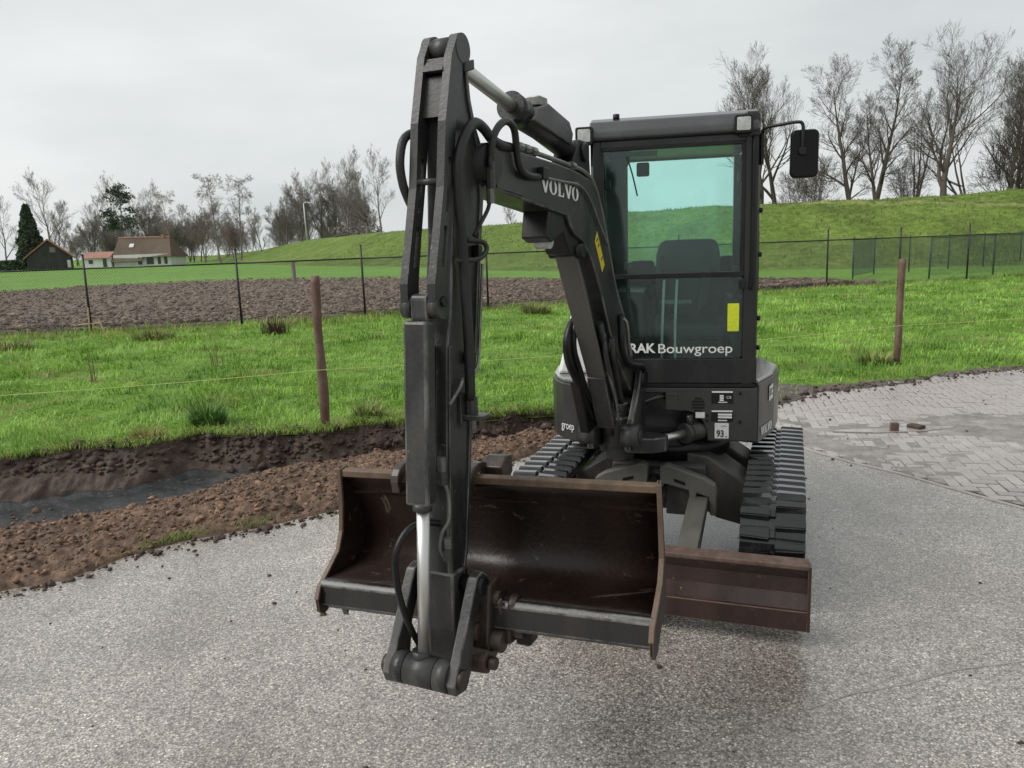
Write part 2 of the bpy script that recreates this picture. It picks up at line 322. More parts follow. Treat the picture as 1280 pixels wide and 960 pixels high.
class Fr:
    def __init__(s, o, yaw):
        a = math.radians(yaw); s.o = Vector((o[0], o[1], 0)); s.u = Vector((math.cos(a), -math.sin(a), 0)); s.v = Vector((math.sin(a), math.cos(a), 0))
        s.yaw = -a
    def w(s, u, v, z): return s.o + s.u * u + s.v * v + Vector((0, 0, z))
WORLD = Fr((0, 0), 0)
class G:
    def __init__(s, fr=WORLD): s.V = []; s.F = []; s.fr = fr
    def _add(s, V, F):
        n = len(s.V); s.V += V; s.F += [tuple(i + n for i in f) for f in F]; return s
    def pt(s, u, v, z): return s.fr.w(u, v, z)
    def prism(s, axis, poly, a, b):
        f = {'u': lambda p, q, t: s.pt(t, p, q), 'v': lambda p, q, t: s.pt(p, t, q), 'z': lambda p, q, t: s.pt(p, q, t)}[axis]
        n = len(poly); V = [f(p, q, a) for p, q in poly] + [f(p, q, b) for p, q in poly]
        F = [tuple(range(n)), tuple(range(2 * n - 1, n - 1, -1))] + [(i, (i + 1) % n, n + (i + 1) % n, n + i) for i in range(n)]
        return s._add(V, F)
    def box(s, u0, u1, v0, v1, z0, z1): return s.prism('z', [(u0, v0), (u1, v0), (u1, v1), (u0, v1)], z0, z1)
    def strip(s, p0, p1, t0, t1, u0, u1):
        """bar in the (v,z) plane from p0 to p1, half-thickness t0/t1"""
        d = Vector((p1[0] - p0[0], p1[1] - p0[1])).normalized(); n = Vector((-d.y, d.x))
        return s.prism('u', [(p0[0] + n.x * t0, p0[1] + n.y * t0), (p1[0] + n.x * t1, p1[1] + n.y * t1), (p1[0] - n.x * t1, p1[1] - n.y * t1), (p0[0] - n.x * t0, p0[1] - n.y * t0)], u0, u1)
    def tube(s, pts, r, seg=10, local=True, smooth=True, cap=True):
        P = [s.pt(*p) if local else Vector(p) for p in pts]
        if smooth and len(P) > 2:
            Q = []
            for i in range(len(P) - 1):
                p0 = P[max(i - 1, 0)]; p1 = P[i]; p2 = P[i + 1]; p3 = P[min(i + 2, len(P) - 1)]
                for k in range(5):
                    t = k / 5
                    Q.append(.5 * ((2 * p1) + (p2 - p0) * t + (2 * p0 - 5 * p1 + 4 * p2 - p3) * t * t + (3 * p1 - p0 - 3 * p2 + p3) * t ** 3))
            P = Q + [P[-1]]
        R = r if callable(r) else (lambda t: r)
        V = []; F = []; n = len(P); prev = None
        for i, p in enumerate(P):
            d = (P[min(i + 1, n - 1)] - P[max(i - 1, 0)]).normalized()
            a = prev if prev is not None else (Vector((0, 0, 1)) if abs(d.z) < .9 else Vector((1, 0, 0)))
            a = (a - d * a.dot(d)).normalized(); prev = a; b = d.cross(a)
            rr = R(i / (n - 1))
            for k in range(seg):
                th = 2 * math.pi * k / seg; V.append(p + (a * math.cos(th) + b * math.sin(th)) * rr)
        for i in range(n - 1):
            for k in range(seg): F.append((i * seg + k, i * seg + (k + 1) % seg, (i + 1) * seg + (k + 1) % seg, (i + 1) * seg + k))
        if cap: F += [tuple(range(seg - 1, -1, -1)), tuple((n - 1) * seg + k for k in range(seg))]
        return s._add(V, F)
    def cyl(s, a, b, r, seg=18, r2=None):
        r2 = r if r2 is None else r2
        return s.tube([a, b], lambda t: r + (r2 - r) * t, seg, smooth=False)
    def build(s, name, mat, parent=None, smooth=False, bev=0, base=False):
        o = raw(name, s.V, s.F, mat, parent, False, bev, True, base)
        if smooth:
            me = o.data; me.polygons.foreach_set('use_smooth', [len(p.vertices) == 4 for p in me.polygons])
        return o
def rrect(u0, u1, z0, z1, r, n=4):
    out = []
    for cx, cy, a0 in ((u1 - r, z1 - r, 0), (u0 + r, z1 - r, 90), (u0 + r, z0 + r, 180), (u1 - r, z0 + r, 270)):
        for k in range(n + 1):
            a = math.radians(a0 + 90 * k / n); out.append((cx + r * math.cos(a), cy + r * math.sin(a)))
    return out
def glyphs(body, size=1., bold=0.):
    cu_ = bpy.data.curves.new('lettering', 'FONT'); cu_.body = body; cu_.size = size; cu_.offset = bold
    ob = bpy.data.objects.new('lettering', cu_); COL.objects.link(ob)
    bpy.context.view_layer.update(); dg = bpy.context.evaluated_depsgraph_get()
    me = bpy.data.meshes.new_from_object(ob.evaluated_get(dg))
    V = [(v.co.x, v.co.y) for v in me.vertices]; F = [tuple(p.vertices) for p in me.polygons]
    bpy.data.objects.remove(ob); bpy.data.meshes.remove(me); return V, F
def lettering(name, body, p0, xdir, ydir, height, width, mat, parent, bold=0., VF=None):
    """flat print: text fitted to width x height, lower-left corner at p0"""
    V, F = VF if VF else glyphs(body, 1., bold)
    a = np.array(V); lo = a.min(0); hi = a.max(0)
    sx = width / (hi[0] - lo[0]); sy = height / (hi[1] - lo[1])
    W = [Vector(p0) + Vector(xdir) * ((x - lo[0]) * sx) + Vector(ydir) * ((y - lo[1]) * sy) for x, y in V]
    return raw(name, W, F, mat, parent, fix=False)

# ================================================================== SETTING
AX = np.array([-14.0, -9, -6, -4.2, -2.86, -2.59, -2.41, -2.11, -1.68, -1.26, -.75, -.22, .05, .7, 1.3])
AY = np.array([-2.5, .6, 2.2, 3.25, 4.01, 4.13, 4.43, 4.66, 4.9, 5.17, 5.58, 6.01, 6.32, 6.95, 7.4])
GX = np.array([-14, -9, -6, -4.62, -4.11, -3.51, -3.17, -2.46, -1.91, -1.63, -1.15, -.18, .41, 1.3])
GY = np.array([2.2, 4.7, 6.05, 6.73, 6.99, 7.14, 7.5, 7.48, 7.46, 7.63, 7.66, 7.76, 7.89, 8.0])
EX = np.array([-14, -9, -6, -4.62, -4.11, -3.51, -3.17, -2.46, -1.91, -1.63, -1.15, -.18, .41, 1.3, 2.1, 2.89, 3.21, 3.82, 4.71, 5.55, 6.53, 9, 14, 30])
EY = np.array([2.2, 4.7, 6.05, 6.73, 6.99, 7.14, 7.5, 7.48, 7.46, 7.63, 7.66, 7.76, 7.89, 8.0, 8.05, 8.17, 8.46, 8.83, 9.13, 9.41, 9.7, 10.5, 12.2, 17.5])
def Aedge(x): return np.interp(x, AX, AY) + .05 * (fbm(np.asarray(x) * 3.1, np.asarray(x) * 0 + 2, 5) - .5) * 2
def Gedge(x): return np.interp(x, GX, GY) + .13 * (fbm(np.asarray(x) * 2.3, np.asarray(x) * 0 + 7, 9) - .5) * 2
def Eedge(x): return np.where(np.asarray(x) < .9, Gedge(x), np.interp(x, EX, EY) + .12 * (fbm(np.asarray(x) * 2.1, np.asarray(x) * 0 + 3, 4) - .5))
NX = np.array([-60, -12.9, -6.8, -3.6, 1.5, 10.7, 13.5, 16.1, 19.4, 40]); NY = np.array([13, 18.9, 19.6, 20.9, 22.9, 26.0, 26.9, 27.6, 28.8, 36])
def fence_y(x): return np.interp(x, NX, NY)

# base sheet to the horizon
xs = np.array([-900, -400, -200, -100, -50, -20, 0, 20, 50, 100, 200, 400, 900.]); ys = np.array([-80, 0, 17, 17.2, 40, 80, 160, 300, 600, 1800.])
X, Y = np.meshgrid(xs, ys); Z = np.where(Y < 17.1, -.8, -.06)
tag(fast('ground', np.c_[X.ravel(), Y.ravel(), Z.ravel()], gridquads(len(ys), len(xs)), M_FARFIELD, smooth=False), kind='structure')

# asphalt
PAV = [(2.1, 7.0), (2.44, 6.39), (2.65, 5.92), (2.87, 5.59), (3.08, 5.13), (3.27, 4.75), (3.6, 4.0), (4.6, 2.4)]
poly = [(x, float(Aedge(x)) + .03) for x in np.linspace(-14, 1.3, 150)]
poly += [(1.3, 7.95), (2.1, 7.95)] + PAV + [(70, 2.4), (70, -75), (-70, -75), (-70, -36)]
road = G().prism('z', poly, -.12, 0).build('road', M_ASPHALT); road['kind'] = 'structure'
sm = [(.35, 2.42), (.62, 2.50), (.86, 2.62), (1.10, 2.70), (1.30, 2.79), (1.55, 2.84), (1.80, 2.93), (2.1, 2.98), (2.5, 3.08)]
G().prism('z', [(x, y - .003 - .003 * math.sin(i_ * 2.1)) for i_, (x, y) in enumerate(sm)] + [(x, y + .004 + .003 * math.sin(i_ * 1.3)) for i_, (x, y) in reversed(list(enumerate(sm)))], -.01, .002).build('seam', M_MUD, road)

# soil heap, trench and cut bank: one height field between the asphalt edge and the grass edge
nx, ntt = 640, 190
xx = np.concatenate([np.linspace(-14, -6, 90)[:-1], np.linspace(-6, 1.3, 560)]); tt = np.linspace(0, 1.06, ntt)
Xg, Tg = np.meshgrid(xx, tt); Ag = Aedge(Xg); Gg = Gedge(Xg); Yg = Ag + (Gg - Ag) * Tg
tm = np.interp(Xg, [-9, -4.05, -3.3, -2.87, -2.55, -2.28, -2.0, 1.3], [.66, .66, .58, .68, .80, .90, .93, .90]) + .04 * (fbm(Xg * 3, Yg * 3, 31) - .5)
tw = np.interp(Xg, [-9, -4.38, -3.57, -2.67, -2.0, 1.3], [.85, .855, .88, .93, .94, .93])
fl = np.interp(Xg, [-9, -2.6, -2.0, -1, .6, 1.3], [-.30, -.30, -.24, -.20, -.12, -.05])
crest = np.interp(Xg, [-9, -3, -1.8, -.8, .2, 1.3], [.06, .06, .06, .05, .06, .04])
heap = np.where(Tg < .28, crest * np.clip(Tg / .2, 0, 1) ** .7, crest + (fl - crest) * np.clip((Tg - .28) / np.maximum(tm - .28, .02), 0, 1) ** 1.1)
topz = .03
wall = fl + (topz - fl) * np.clip((Tg - tw) / (1.0 - tw), 0, 1) ** .8
base = np.where(Tg < tm, heap, np.where(Tg < tw, fl, wall))
onheap = np.clip((tm - Tg) / .06, 0, 1) * np.clip(Tg / .04, 0, 1)
rough = (fbm(Xg * 6, Yg * 6, 3, 4, .6) - .5) * .10 + (.25 - np.abs(fbm(Xg * 14, Yg * 14, 8, 3) - .5)) * .11 + (.2 - np.abs(fbm(Xg * 37, Yg * 37, 13, 2) - .5)) * .04
onwall = np.clip((Tg - tw) / .02, 0, 1)
base = base + onheap * rough + onwall * ((fbm(Xg * 9, Tg * 40, 21, 4, .6) - .5) * .09 + (.25 - np.abs(fbm(Xg * 22, Tg * 80, 23, 3) - .5)) * .05)
rim = np.exp(-((Tg - 1.0) / .03) ** 2); base = base + rim * (.03 + .09 * (fbm(Xg * 3.7, Yg * 0, 41, 4, .6) - .42))
base = np.where(Tg < .015, -.03, base)
Yg = Yg + onwall * (fbm(Xg * 5, Tg * 9, 51, 4) - .5) * .16
q = gridquads(len(tt), len(xx)); ctr = ((tt[:-1] + tt[1:]) / 2)[:, None].repeat(len(xx) - 1, 1).ravel()
o = fast('trench', np.c_[Xg.ravel(), Yg.ravel(), base.ravel()], q, M_SOIL); tag(o, kind='structure')
o.data.materials.append(M_WALL)
mi = (ctr > (tm[:-1, :-1].ravel() - .01)).astype(np.int32); o.data.polygons.foreach_set('material_index', mi)

# plastic liner on the trench floor
nx2, ny2 = 260, 60
xx2 = np.linspace(-9, -2.05, nx2); ss = np.linspace(0, 1, ny2); X2, S2 = np.meshgrid(xx2, ss)
A2 = Aedge(X2); G2 = Gedge(X2)
t0 = np.interp(X2, [-9, -4.05, -3.3, -2.87, -2.55, -2.28, -2.05], [.55, .55, .47, .58, .70, .82, .9]); t1 = np.interp(X2, [-9, -4.38, -3.57, -2.67, -2.0], [.868, .872, .893, .943, .95])
T2 = t0 + (t1 - t0) * S2; Y2 = A2 + (G2 - A2) * T2
Z2 = -.285 + .05 * (fbm(X2 * 2.2, Y2 * 4, 61, 4) - .5) + .04 * np.abs(fbm(X2 * 5 + Y2 * 3, Y2 * 2.2, 63, 3) - .5) * 2 + (.035 * np.clip((S2 - .9) / .1, 0, 1)) - .06 * np.clip((.12 - S2) / .12, 0, 1)
vv = np.c_[X2.ravel(), Y2.ravel(), Z2.ravel()]
o = fast('plastic_sheet', vv, gridquads(ny2, nx2), M_LINER, c=(-4.5, 6, -.3)); tag(o, 'wet black plastic sheet lying on the trench floor', 'plastic sheet')
md = o.modifiers.new('thickness', 'SOLIDIFY'); md.thickness = .004

# loose clods on the heap, along the asphalt edge and the rim
def scatter_lumps(name, P, size, mat, seed, label=None, flat=.7):
    ico = bmesh.new(); bmesh.ops.create_icosphere(ico, subdivisions=1, radius=1); ico.verts.ensure_lookup_table()
    bv = np.array([v.co[:] for v in ico.verts]); bf = np.array([[v.index for v in f.verts] for f in ico.faces]); ico.free()
    r = np.random.default_rng(seed); n = len(P); k = len(bv)
    jit = 1 + (r.random((n, k, 1)) - .5) * 1.15; sc = size[:, None, None] * (1 + (r.random((n, 1, 3)) - .5) * .7); sc[:, :, 2] *= flat
    ang = r.random(n) * 6.283; ca, sa = np.cos(ang)[:, None], np.sin(ang)[:, None]
    v = bv[None] * jit * sc; x = v[..., 0] * ca - v[..., 1] * sa; y = v[..., 0] * sa + v[..., 1] * ca
    v = np.stack([x, y, v[..., 2]], -1) + P[:, None, :]
    f = (bf[None] + (np.arange(n) * k)[:, None, None]).reshape(-1, 3)
    o = fast(name, v.reshape(-1, 3), None, mat, tri=f, smooth=False); return tag(o, label, None, None, 'stuff')
def heap_z(x, t):
    j = np.clip(np.searchsorted(xx, x), 0, len(xx) - 1); i = np.clip((t / 1.06 * (ntt - 1)).round().astype(int), 0, ntt - 1)
    return base[i, j], Yg[i, j]
n = 24000; x = RNG.uniform(-6.5, 1.1, n); t = RNG.beta(1.3, 1.7, n) * np.interp(x, [-6.5, -4, -3.2, -2.5, -2, 1], [.66, .66, .57, .8, .92, .9])
z, y = heap_z(x, t); s = RNG.gamma(.7, .0060, n) + .0028; s = np.minimum(s, .022); s[:70] += .028
scatter_lumps('soil_crumbs', np.c_[x, y, z + s * .25], s, M_CLOD, 5, 'brown crumbled soil lying on the heap along the trench')
n = 900; x = RNG.uniform(-6, -2.4, n); t = np.interp(x, [-9, -4.05, -3.3, -2.87, -2.55, -2.28], [.66, .66, .58, .68, .80, .90]) + np.abs(RNG.normal(0, .06, n)); z, y = heap_z(x, t); s = RNG.gamma(1., .006, n) + .003
scatter_lumps('liner_dirt', np.c_[x, y, np.maximum(z, -.285) + .012], s, M_CLOD, 19, 'crumbs of soil fallen on the plastic sheet')
n = 2600; x = RNG.uniform(-6.5, 1.1, n); t = RNG.uniform(.93, 1.035, n); z, y = heap_z(x, t); s = np.minimum(RNG.gamma(1.1, .011, n) + .006, .05)
scatter_lumps('bank_crumbs', np.c_[x, y, z], s, M_WALL, 15, 'dark lumps of soil along the rim of the cut bank')
n = 500; x = RNG.uniform(-5, 1.0, n); y = Aedge(x) - RNG.gamma(1.3, .045, n); s = RNG.gamma(2, .004, n) + .003
P1 = np.c_[x, y, s * .3]; S1 = s
n = 420; x = RNG.uniform(-4.5, 5, n); y = RNG.uniform(1.6, 8, n); s = RNG.gamma(1.5, .0022, n) + .002; k_ = y > Aedge(x) - .05
x, y, s = x[~k_], y[~k_], s[~k_]
n = 1100; x3 = np.r_[RNG.uniform(2.6, 6.2, 140), RNG.uniform(1.3, 7.5, n - 140)]; y3 = np.r_[RNG.uniform(5.6, 8.6, 140), np.interp(x3[140:], EX, EY) + RNG.normal(.05, .14, n - 140)]; s3 = RNG.gamma(1.2, .005, n) + .002; s3[:140] *= .6
scatter_lumps('road_dirt', np.r_[P1, np.c_[x, y, s * .3], np.c_[x3, y3, .004 + s3 * .3]], np.r_[S1, s, s3], M_WALL, 6, 'dark crumbs of dirt strewn over the wet asphalt')

# clinker paving on the right, herringbone; bricks nearest the camera are single objects
pp = [(2.1, 7.0), (2.44, 6.39), (2.65, 5.92), (2.87, 5.59), (3.08, 5.13), (3.27, 4.75), (3.6, 4.0), (4.6, 2.4), (12, 2.4), (12, 11.6), (9, 10.5), (6.53, 9.75), (5.55, 9.5), (4.71, 9.2), (3.82, 8.9), (3.21, 8.5), (2.89, 8.2), (2.1, 8.0)]
pave = G().prism('z', pp, -.12, -.016).build('brick_pavement', M_BED); pave['kind'] = 'structure'
G().prism('z', [(x, y) for x, y in PAV] + [(x + .035, y + .012) for x, y in PAV[::-1]], -.08, .006).build('edging', M_KERB, pave)
def inside(px, py, P):
    c = False; n = len(P)
    for i in range(n):
        (x0, y0), (x1, y1) = P[i], P[(i + 1) % n]
        if (y0 > py) != (y1 > py) and px < (x1 - x0) * (py - y0) / (y1 - y0) + x0: c = not c
    return c
inner = [(x + .10 if i < 8 else x, y) for i, (x, y) in enumerate(pp)]
BS = .088; gp = .0052; br = []
ang = math.radians(-14); ca, sa = math.cos(ang), math.sin(ang)
for i in range(-16, 130):
    for j in range(-130, 130):
        k = (i - j) % 4
        if k == 0: u, v, du, dv = i + 1, j + .5, 2, 1
        elif k == 3: u, v, du, dv = i + .5, j + 1, 1, 2
        else: continue
        X_, Y_ = 2 + (u * ca - v * sa) * BS, 6 + (u * sa + v * ca) * BS
        if inside(X_, Y_, inner) and X_ < .72 * Y_ + .9 and Y_ > 3.6 and X_ < 8.5: br.append((X_, Y_, du == 2))
def brick_geo(g):
    a, b = BS - gp, BS / 2 - gp; c = .006
    V = []
    for (hx, hy, z) in ((a, b, -.05), (a, b, -.004), (a - c, b - c, 0.)): V += [(-hx, -hy, z), (hx, -hy, z), (hx, hy, z), (-hx, hy, z)]
    F = [(8, 9, 10, 11)] + [(r * 4 + i, r * 4 + (i + 1) % 4, r * 4 + 4 + (i + 1) % 4, r * 4 + 4 + i) for r in (0, 1) for i in range(4)]
    return V, F
bv, bf = brick_geo(None); bme = bpy.data.meshes.new('brick'); bme.from_pydata(bv, [], bf); bme.materials.append(M_BRICK)
def shown(b):
    X_, Y_, _ = b; inv = X_ < .70 * Y_ + .15
    return (0 if inv else 1, X_ * X_ + Y_ * Y_)
br.sort(key=shown); farV, farF = [], []
for idx, (X_, Y_, hor) in enumerate(br):
    rz = ang + (0 if hor else math.pi / 2) + random.gauss(0, .012); zz = -.001 + random.gauss(0, .0022); tx, ty = random.gauss(0, .008), random.gauss(0, .008)
    if idx < 300:
        o = bpy.data.objects.new('brick', bme); COL.objects.link(o); o.parent = pave; WO[o.name] = Vector((X_, Y_, zz))
        o.location = Vector((X_, Y_, zz)) - origin(pave); o.rotation_euler = (tx, ty, rz)
    else:
        mt = Matrix.Translation((X_, Y_, zz)) @ Matrix.Rotation(rz, 4, 'Z') @ Matrix.Rotation(tx, 4, 'X'); n0 = len(farV)
        farV += [mt @ Vector(v) for v in bv]; farF += [tuple(i + n0 for i in f) for f in bf]
fb = raw('far_bricks', farV, farF, M_BRICK, pave, fix=False); fb['kind'] = 'stuff'
# thin mud film over part of the bricks, lumpy so that bricks come through
X, Y = np.meshgrid(np.linspace(2.15, 8.5, 260), np.linspace(4.2, 8.8, 220))
m = fbm(X * 1.1, Y * 2.0, 71, 5, .55); band = np.exp(-((Y - (6.65 + .10 * (X - 3))) / .85) ** 2) + .35 * np.exp(-((Y - 5.6) / .5) ** 2)
edge = np.interp(Y, [4.0, 4.75, 5.13, 5.59, 5.92, 6.39, 7.0], [3.6, 3.27, 3.08, 2.87, 2.65, 2.44, 2.1]); ins = np.clip((X - edge - .05) / .1, 0, 1)
Z = -.014 + (band * .016 + (m - .5) * .03) * ins - .03 * (1 - ins) + (fbm(X * 14, Y * 14, 77, 3) - .5) * .006
Z = np.minimum(Z, .008 + (fbm(X * 25, Y * 25, 78, 3) - .5) * .006)
tag(fast('mud', np.c_[X.ravel(), Y.ravel(), Z.ravel()], gridquads(220, 260), M_MUD), 'thin grey mud smeared over the brick paving', None, None, 'stuff')
th = np.linspace(0, 6.283, 40, endpoint=False); rr = 1 + .3 * (fbm(np.cos(th) * 1.5 + 4, np.sin(th) * 1.5, 81, 3) - .5)
pud = G().prism('z', [(3.50 + .46 * math.cos(a) * b * (1 + .35 * math.sin(3 * a)), 6.86 + .10 * math.sin(a) * b * (1 + .3 * math.cos(2 * a))) for a, b in zip(th, rr)], .002, .0095).build('puddle', M_WATER)
tag(pud, 'shallow puddle reflecting the sky on the muddy brick paving', 'puddle')
g = G(Fr((3.46, 6.83), 12)); g.prism('v', rrect(-.035, .035, .0, .085, .008), -.022, .022)
tag(g.build('broken_brick', M_RUSTTOP, bev=.003, base=True), 'brown half brick standing upright in the puddle', 'brick')
g = G(Fr((3.70, 6.90), 60)); g.prism('u', rrect(-.045, .045, .005, .04, .012), -.07, .06)
tag(g.build('broken_brick', M_WALL, bev=.004, base=True), 'dark lump of broken brick lying beside the puddle', 'brick')

# meadow strip
xs = np.concatenate([np.linspace(-30, -8, 60)[:-1], np.linspace(-8, 8, 320)[:-1], np.linspace(8, 30, 90)]); ts = np.linspace(0, 1, 130) ** 1.4
X, T = np.meshgrid(xs, ts); E0 = Eedge(X) - .04; F0 = fence_y(X) + .7; Y = E0 + (F0 - E0) * T
trenchside = np.where(X < 1.0, 1, 0)
Z = .02 + (fbm(X * .8, Y * .8, 91, 4) - .5) * .12 * np.clip(T * 8, 0, 1) + (fbm(X * 5, Y * 5, 92, 3) - .5) * .03 - (1 - trenchside) * .025 * np.clip(1 - T * 14, 0, 1)
o = tag(fast('meadow', np.c_[X.ravel(), Y.ravel(), Z.ravel()], gridquads(len(ts), len(xs)), M_MEADOW), kind='structure')
o.data.materials.append(M_VERGE)
q = gridquads(len(ts), len(xs)); yc = Y.ravel()[q].mean(1); xc = X.ravel()[q].mean(1)
mudw = (.42 + .9 * (fbm(xc * 1.3, yc * 1.3, 95) - .4)) * np.interp(xc, [1.2, 2.4, 3.4, 4.6, 7], [.3, 1.3, 1.0, .5, .35])
o.data.polygons.foreach_set('material_index', ((xc > 1.0) & (yc - Eedge(xc) < mudw)).astype(np.int32))
MEADOW = (xs, ts)
def meadow_z(x, y):
    t = (y - Eedge(x) + .04) / (fence_y(x) + .7 - Eedge(x) + .04)
    return .02 + (fbm(x * .8, y * .8, 91, 4) - .5) * .12 * np.clip(t * 8, 0, 1) + (fbm(x * 5, y * 5, 92, 3) - .5) * .03

def blades(name, P, Lh, W, az, lean, colr, mat=M_BLADES, parent=None, c=(0, 0, 0)):
    """each blade: a bent strip of a quad and a triangle"""
    n = len(P); dx, dy = np.cos(az), np.sin(az); sx, sy = -dy * W / 2, dx * W / 2
    th1 = lean * .45; th2 = lean * 1.25
    p1 = P + np.c_[dx * np.sin(th1) * Lh * .55, dy * np.sin(th1) * Lh * .55, np.cos(th1) * Lh * .55]
    p2 = p1 + np.c_[dx * np.sin(th2) * Lh * .45, dy * np.sin(th2) * Lh * .45, np.cos(th2) * Lh * .45]
    S = np.c_[sx, sy, np.zeros(n)]
    V = np.stack([P - S, P + S, p1 - S * .8, p1 + S * .8, p2], 1).reshape(-1, 3); b = np.arange(n)[:, None] * 5
    return fast(name, V, b + np.array([0, 1, 3, 2]), mat, parent, True, b + np.array([2, 3, 4]), np.repeat(colr, 5, 0), c)
def grass_color(x, y, r, dry):
    g1 = np.array([.088, .195, .022]); g2 = np.array([.198, .375, .040]); g3 = np.array([.265, .43, .085]); d1 = np.array([.36, .31, .13]); d2 = np.array([.20, .14, .06])
    a = np.clip(fbm(x * 1.1, y * 1.1, 101, 5, .6) * 2.6 - .85 + (r - .5) * .75, 0, 1)[:, None]
    c = np.where(a < .5, g1 + (g2 - g1) * a * 2, g2 + (g3 - g2) * (a - .5) * 2)
    dd = np.clip(dry, 0, 1)[:, None]; dc = d1 + (d2 - d1) * np.random.default_rng(3).random((len(x), 1))
    return c + (dc - c) * dd
n = 175000; u = RNG.random(n); y = 5.2 * (29.5 / 5.2) ** u; x = RNG.uniform(-1, 1, n) * (.80 * y + 1.6)
e = Eedge(x); fy = fence_y(x); k_ = (y > e + .01) & (y < fy + .55)
mw = np.where(x > 1.0, (.42 + .9 * (fbm(x * 1.3, y * 1.3, 95) - .4)) * np.interp(x, [1.2, 2.4, 3.4, 4.6, 7], [.3, 1.3, 1.0, .5, .35]), 0)
k_ &= (y - e > mw) | (RNG.random(n) < .06)
bald = fbm(x * 2.2, y * 2.2, 111, 4); k_ &= (bald > .30) | (RNG.random(n) < .3)
x, y, e, fy = x[k_], y[k_], e[k_], fy[k_]; n = len(x); z = meadow_z(x, y) - .01
nearf = np.clip(1 - (fy - y) / np.where(x < 3, 2.6, 1.6), 0, 1); neare = np.clip(1 - (y - e) / .8, 0, 1)
patch = fbm(x * .55, y * .55, 121, 4)
dry = np.clip((fbm(x * 1.7, y * 1.7, 131, 4) - .60) * 5, 0, .75) + nearf * (.35 + .75 * RNG.random(n)) * (fbm(x * .7, y * .7, 135) > .38) + neare * .7 * (RNG.random(n) < .55)
dry = dry * (RNG.random(n) < .75)
Lh = (.05 + .17 * patch) * RNG.uniform(.5, 1.4, n) * (1 + 1.5 * nearf * RNG.random(n)) * (1 + .5 * (fbm(x * 3, y * 3, 141) - .5))
clump = fbm(x * 2.6, y * 2.6, 145, 4, .55); Lh = Lh * np.clip(.22 + 1.05 * clump, .3, 1.15)
W = np.clip(.0035 + y * .00075, .006, .02) * RNG.uniform(.7, 1.4, n)
az = fbm(x * 1.1, y * 1.1, 151, 3) * 16 + RNG.normal(0, .9, n); lean = np.clip(RNG.normal(1.12, .42, n), .1, 1.9)
tag(blades('grass', np.c_[x, y, z], Lh, W, az, lean, grass_color(x, y, RNG.random(n), dry) * np.clip(.55 + .95 * fbm(x * 2.6 + 3, y * 2.6, 147, 4, .6), .65, 1.25)[:, None]), 'lush bright green grass growing between road and fence', None, None, 'stuff')  # noise darkens blade colour in patches, painting shade between the clumps
# grass and roots hanging over the cut bank and small weeds at the asphalt edge
n = 5200; x = RNG.uniform(-7, 1.1, n); y = Gedge(x) + RNG.uniform(-.07, .10, n); z = np.full(n, .05) + .07 * (fbm(x * 3.7, x * 0, 41, 4, .6) - .42)
az = RNG.normal(-1.7, .9, n); c_ = grass_color(x, y, RNG.random(n), (RNG.random(n) < .5) * RNG.random(n))
x2 = np.r_[RNG.normal(-2.18, .12, 200), RNG.normal(-1.75, .05, 90)]; y2 = Aedge(x2) + RNG.uniform(.02, .12, 290)
c2 = grass_color(x2, y2, RNG.random(290) * .4, RNG.random(290) * .5)
tag(blades('edge_grass', np.r_[np.c_[x, y, z], np.c_[x2, y2, np.full(290, .01)]], np.r_[RNG.uniform(.05, .17, n), RNG.uniform(.03, .08, 290)], np.r_[RNG.uniform(.004, .009, n), np.full(290, .005)],
    np.r_[az, RNG.uniform(0, 6.28, 290)], np.r_[RNG.uniform(.6, 2.1, n), RNG.uniform(.3, 1.3, 290)], np.r_[c_, c2]), 'ragged grass hanging over the rim of the trench', None, None, 'stuff')

def tussock(loc, rad, h, n, cols, label, name='grass_tussock', lean=(.4, 1.5)):
    r = np.random.default_rng(int(abs(loc[0]) * 977 + loc[1] * 13)); a = r.uniform(0, 6.283, n); d = rad * np.sqrt(r.random(n)) * .6
    P = np.c_[loc[0] + np.cos(a) * d, loc[1] + np.sin(a) * d, np.full(n, meadow_z(np.array([loc[0]]), np.array([loc[1]]))[0] - .02)]
    cc = np.array(cols)[r.integers(0, len(cols), n)] * r.uniform(.6, 1.3, (n, 1))
    o = blades(name, P, h * r.uniform(.5, 1.2, n), np.clip(.004 + loc[1] * .0009, .007, .02) * r.uniform(.7, 1.3, n), a + r.normal(0, .5, n), r.uniform(*lean, n), cc, c=(loc[0], loc[1], 0))
    return tag(o, label, 'grass tussock', 'tussocks in the meadow')
DG = [(.05, .125, .022), (.085, .18, .03), (.13, .25, .045)]; YG = [(.30, .27, .09), (.38, .31, .13), (.16, .2, .04)]; BG = [(.15, .115, .06), (.21, .165, .085), (.11, .09, .045)]
tussock((-3.2, 7.95), .24, .34, 420, DG, 'dark green grass tussock at the rim of the trench')
tussock((-3.62, 7.45), .25, .18, 300, YG, 'yellowed tussock at the trench rim beside the dark green one')
tussock((-1.55, 8.1), .22, .25, 260, DG + YG, 'pale grass tussock beside the foot of the post by the trench')
tussock((-5.1, 16.8), .45, .36, 150, [(.06, .035, .03), (.10, .06, .045)], 'dark brown withered weed clump standing near the fence', 'weed_clump', (.1, .7))
tussock((-7.8, 16.9), .7, .30, 300, DG + BG + YG, 'olive tussock below the fence beside the wooden stakes')
tussock((-10.2, 15.6), .8, .30, 300, DG + BG + YG, 'wide olive and brown tussock at the far edge of the meadow')
tussock((.7, 20.0), .6, .34, 300, DG + BG + YG, 'dark tussock seen between arm and boom')
tussock((4.9, 10.3), .3, .22, 300, DG + YG, 'green tussock at the foot of the reddish post by the paving')
tussock((-6.2, 11.3), .16, .5, 9, BG, 'thin dead stalks in the open grass', 'dead_stalks', (.0, .4))
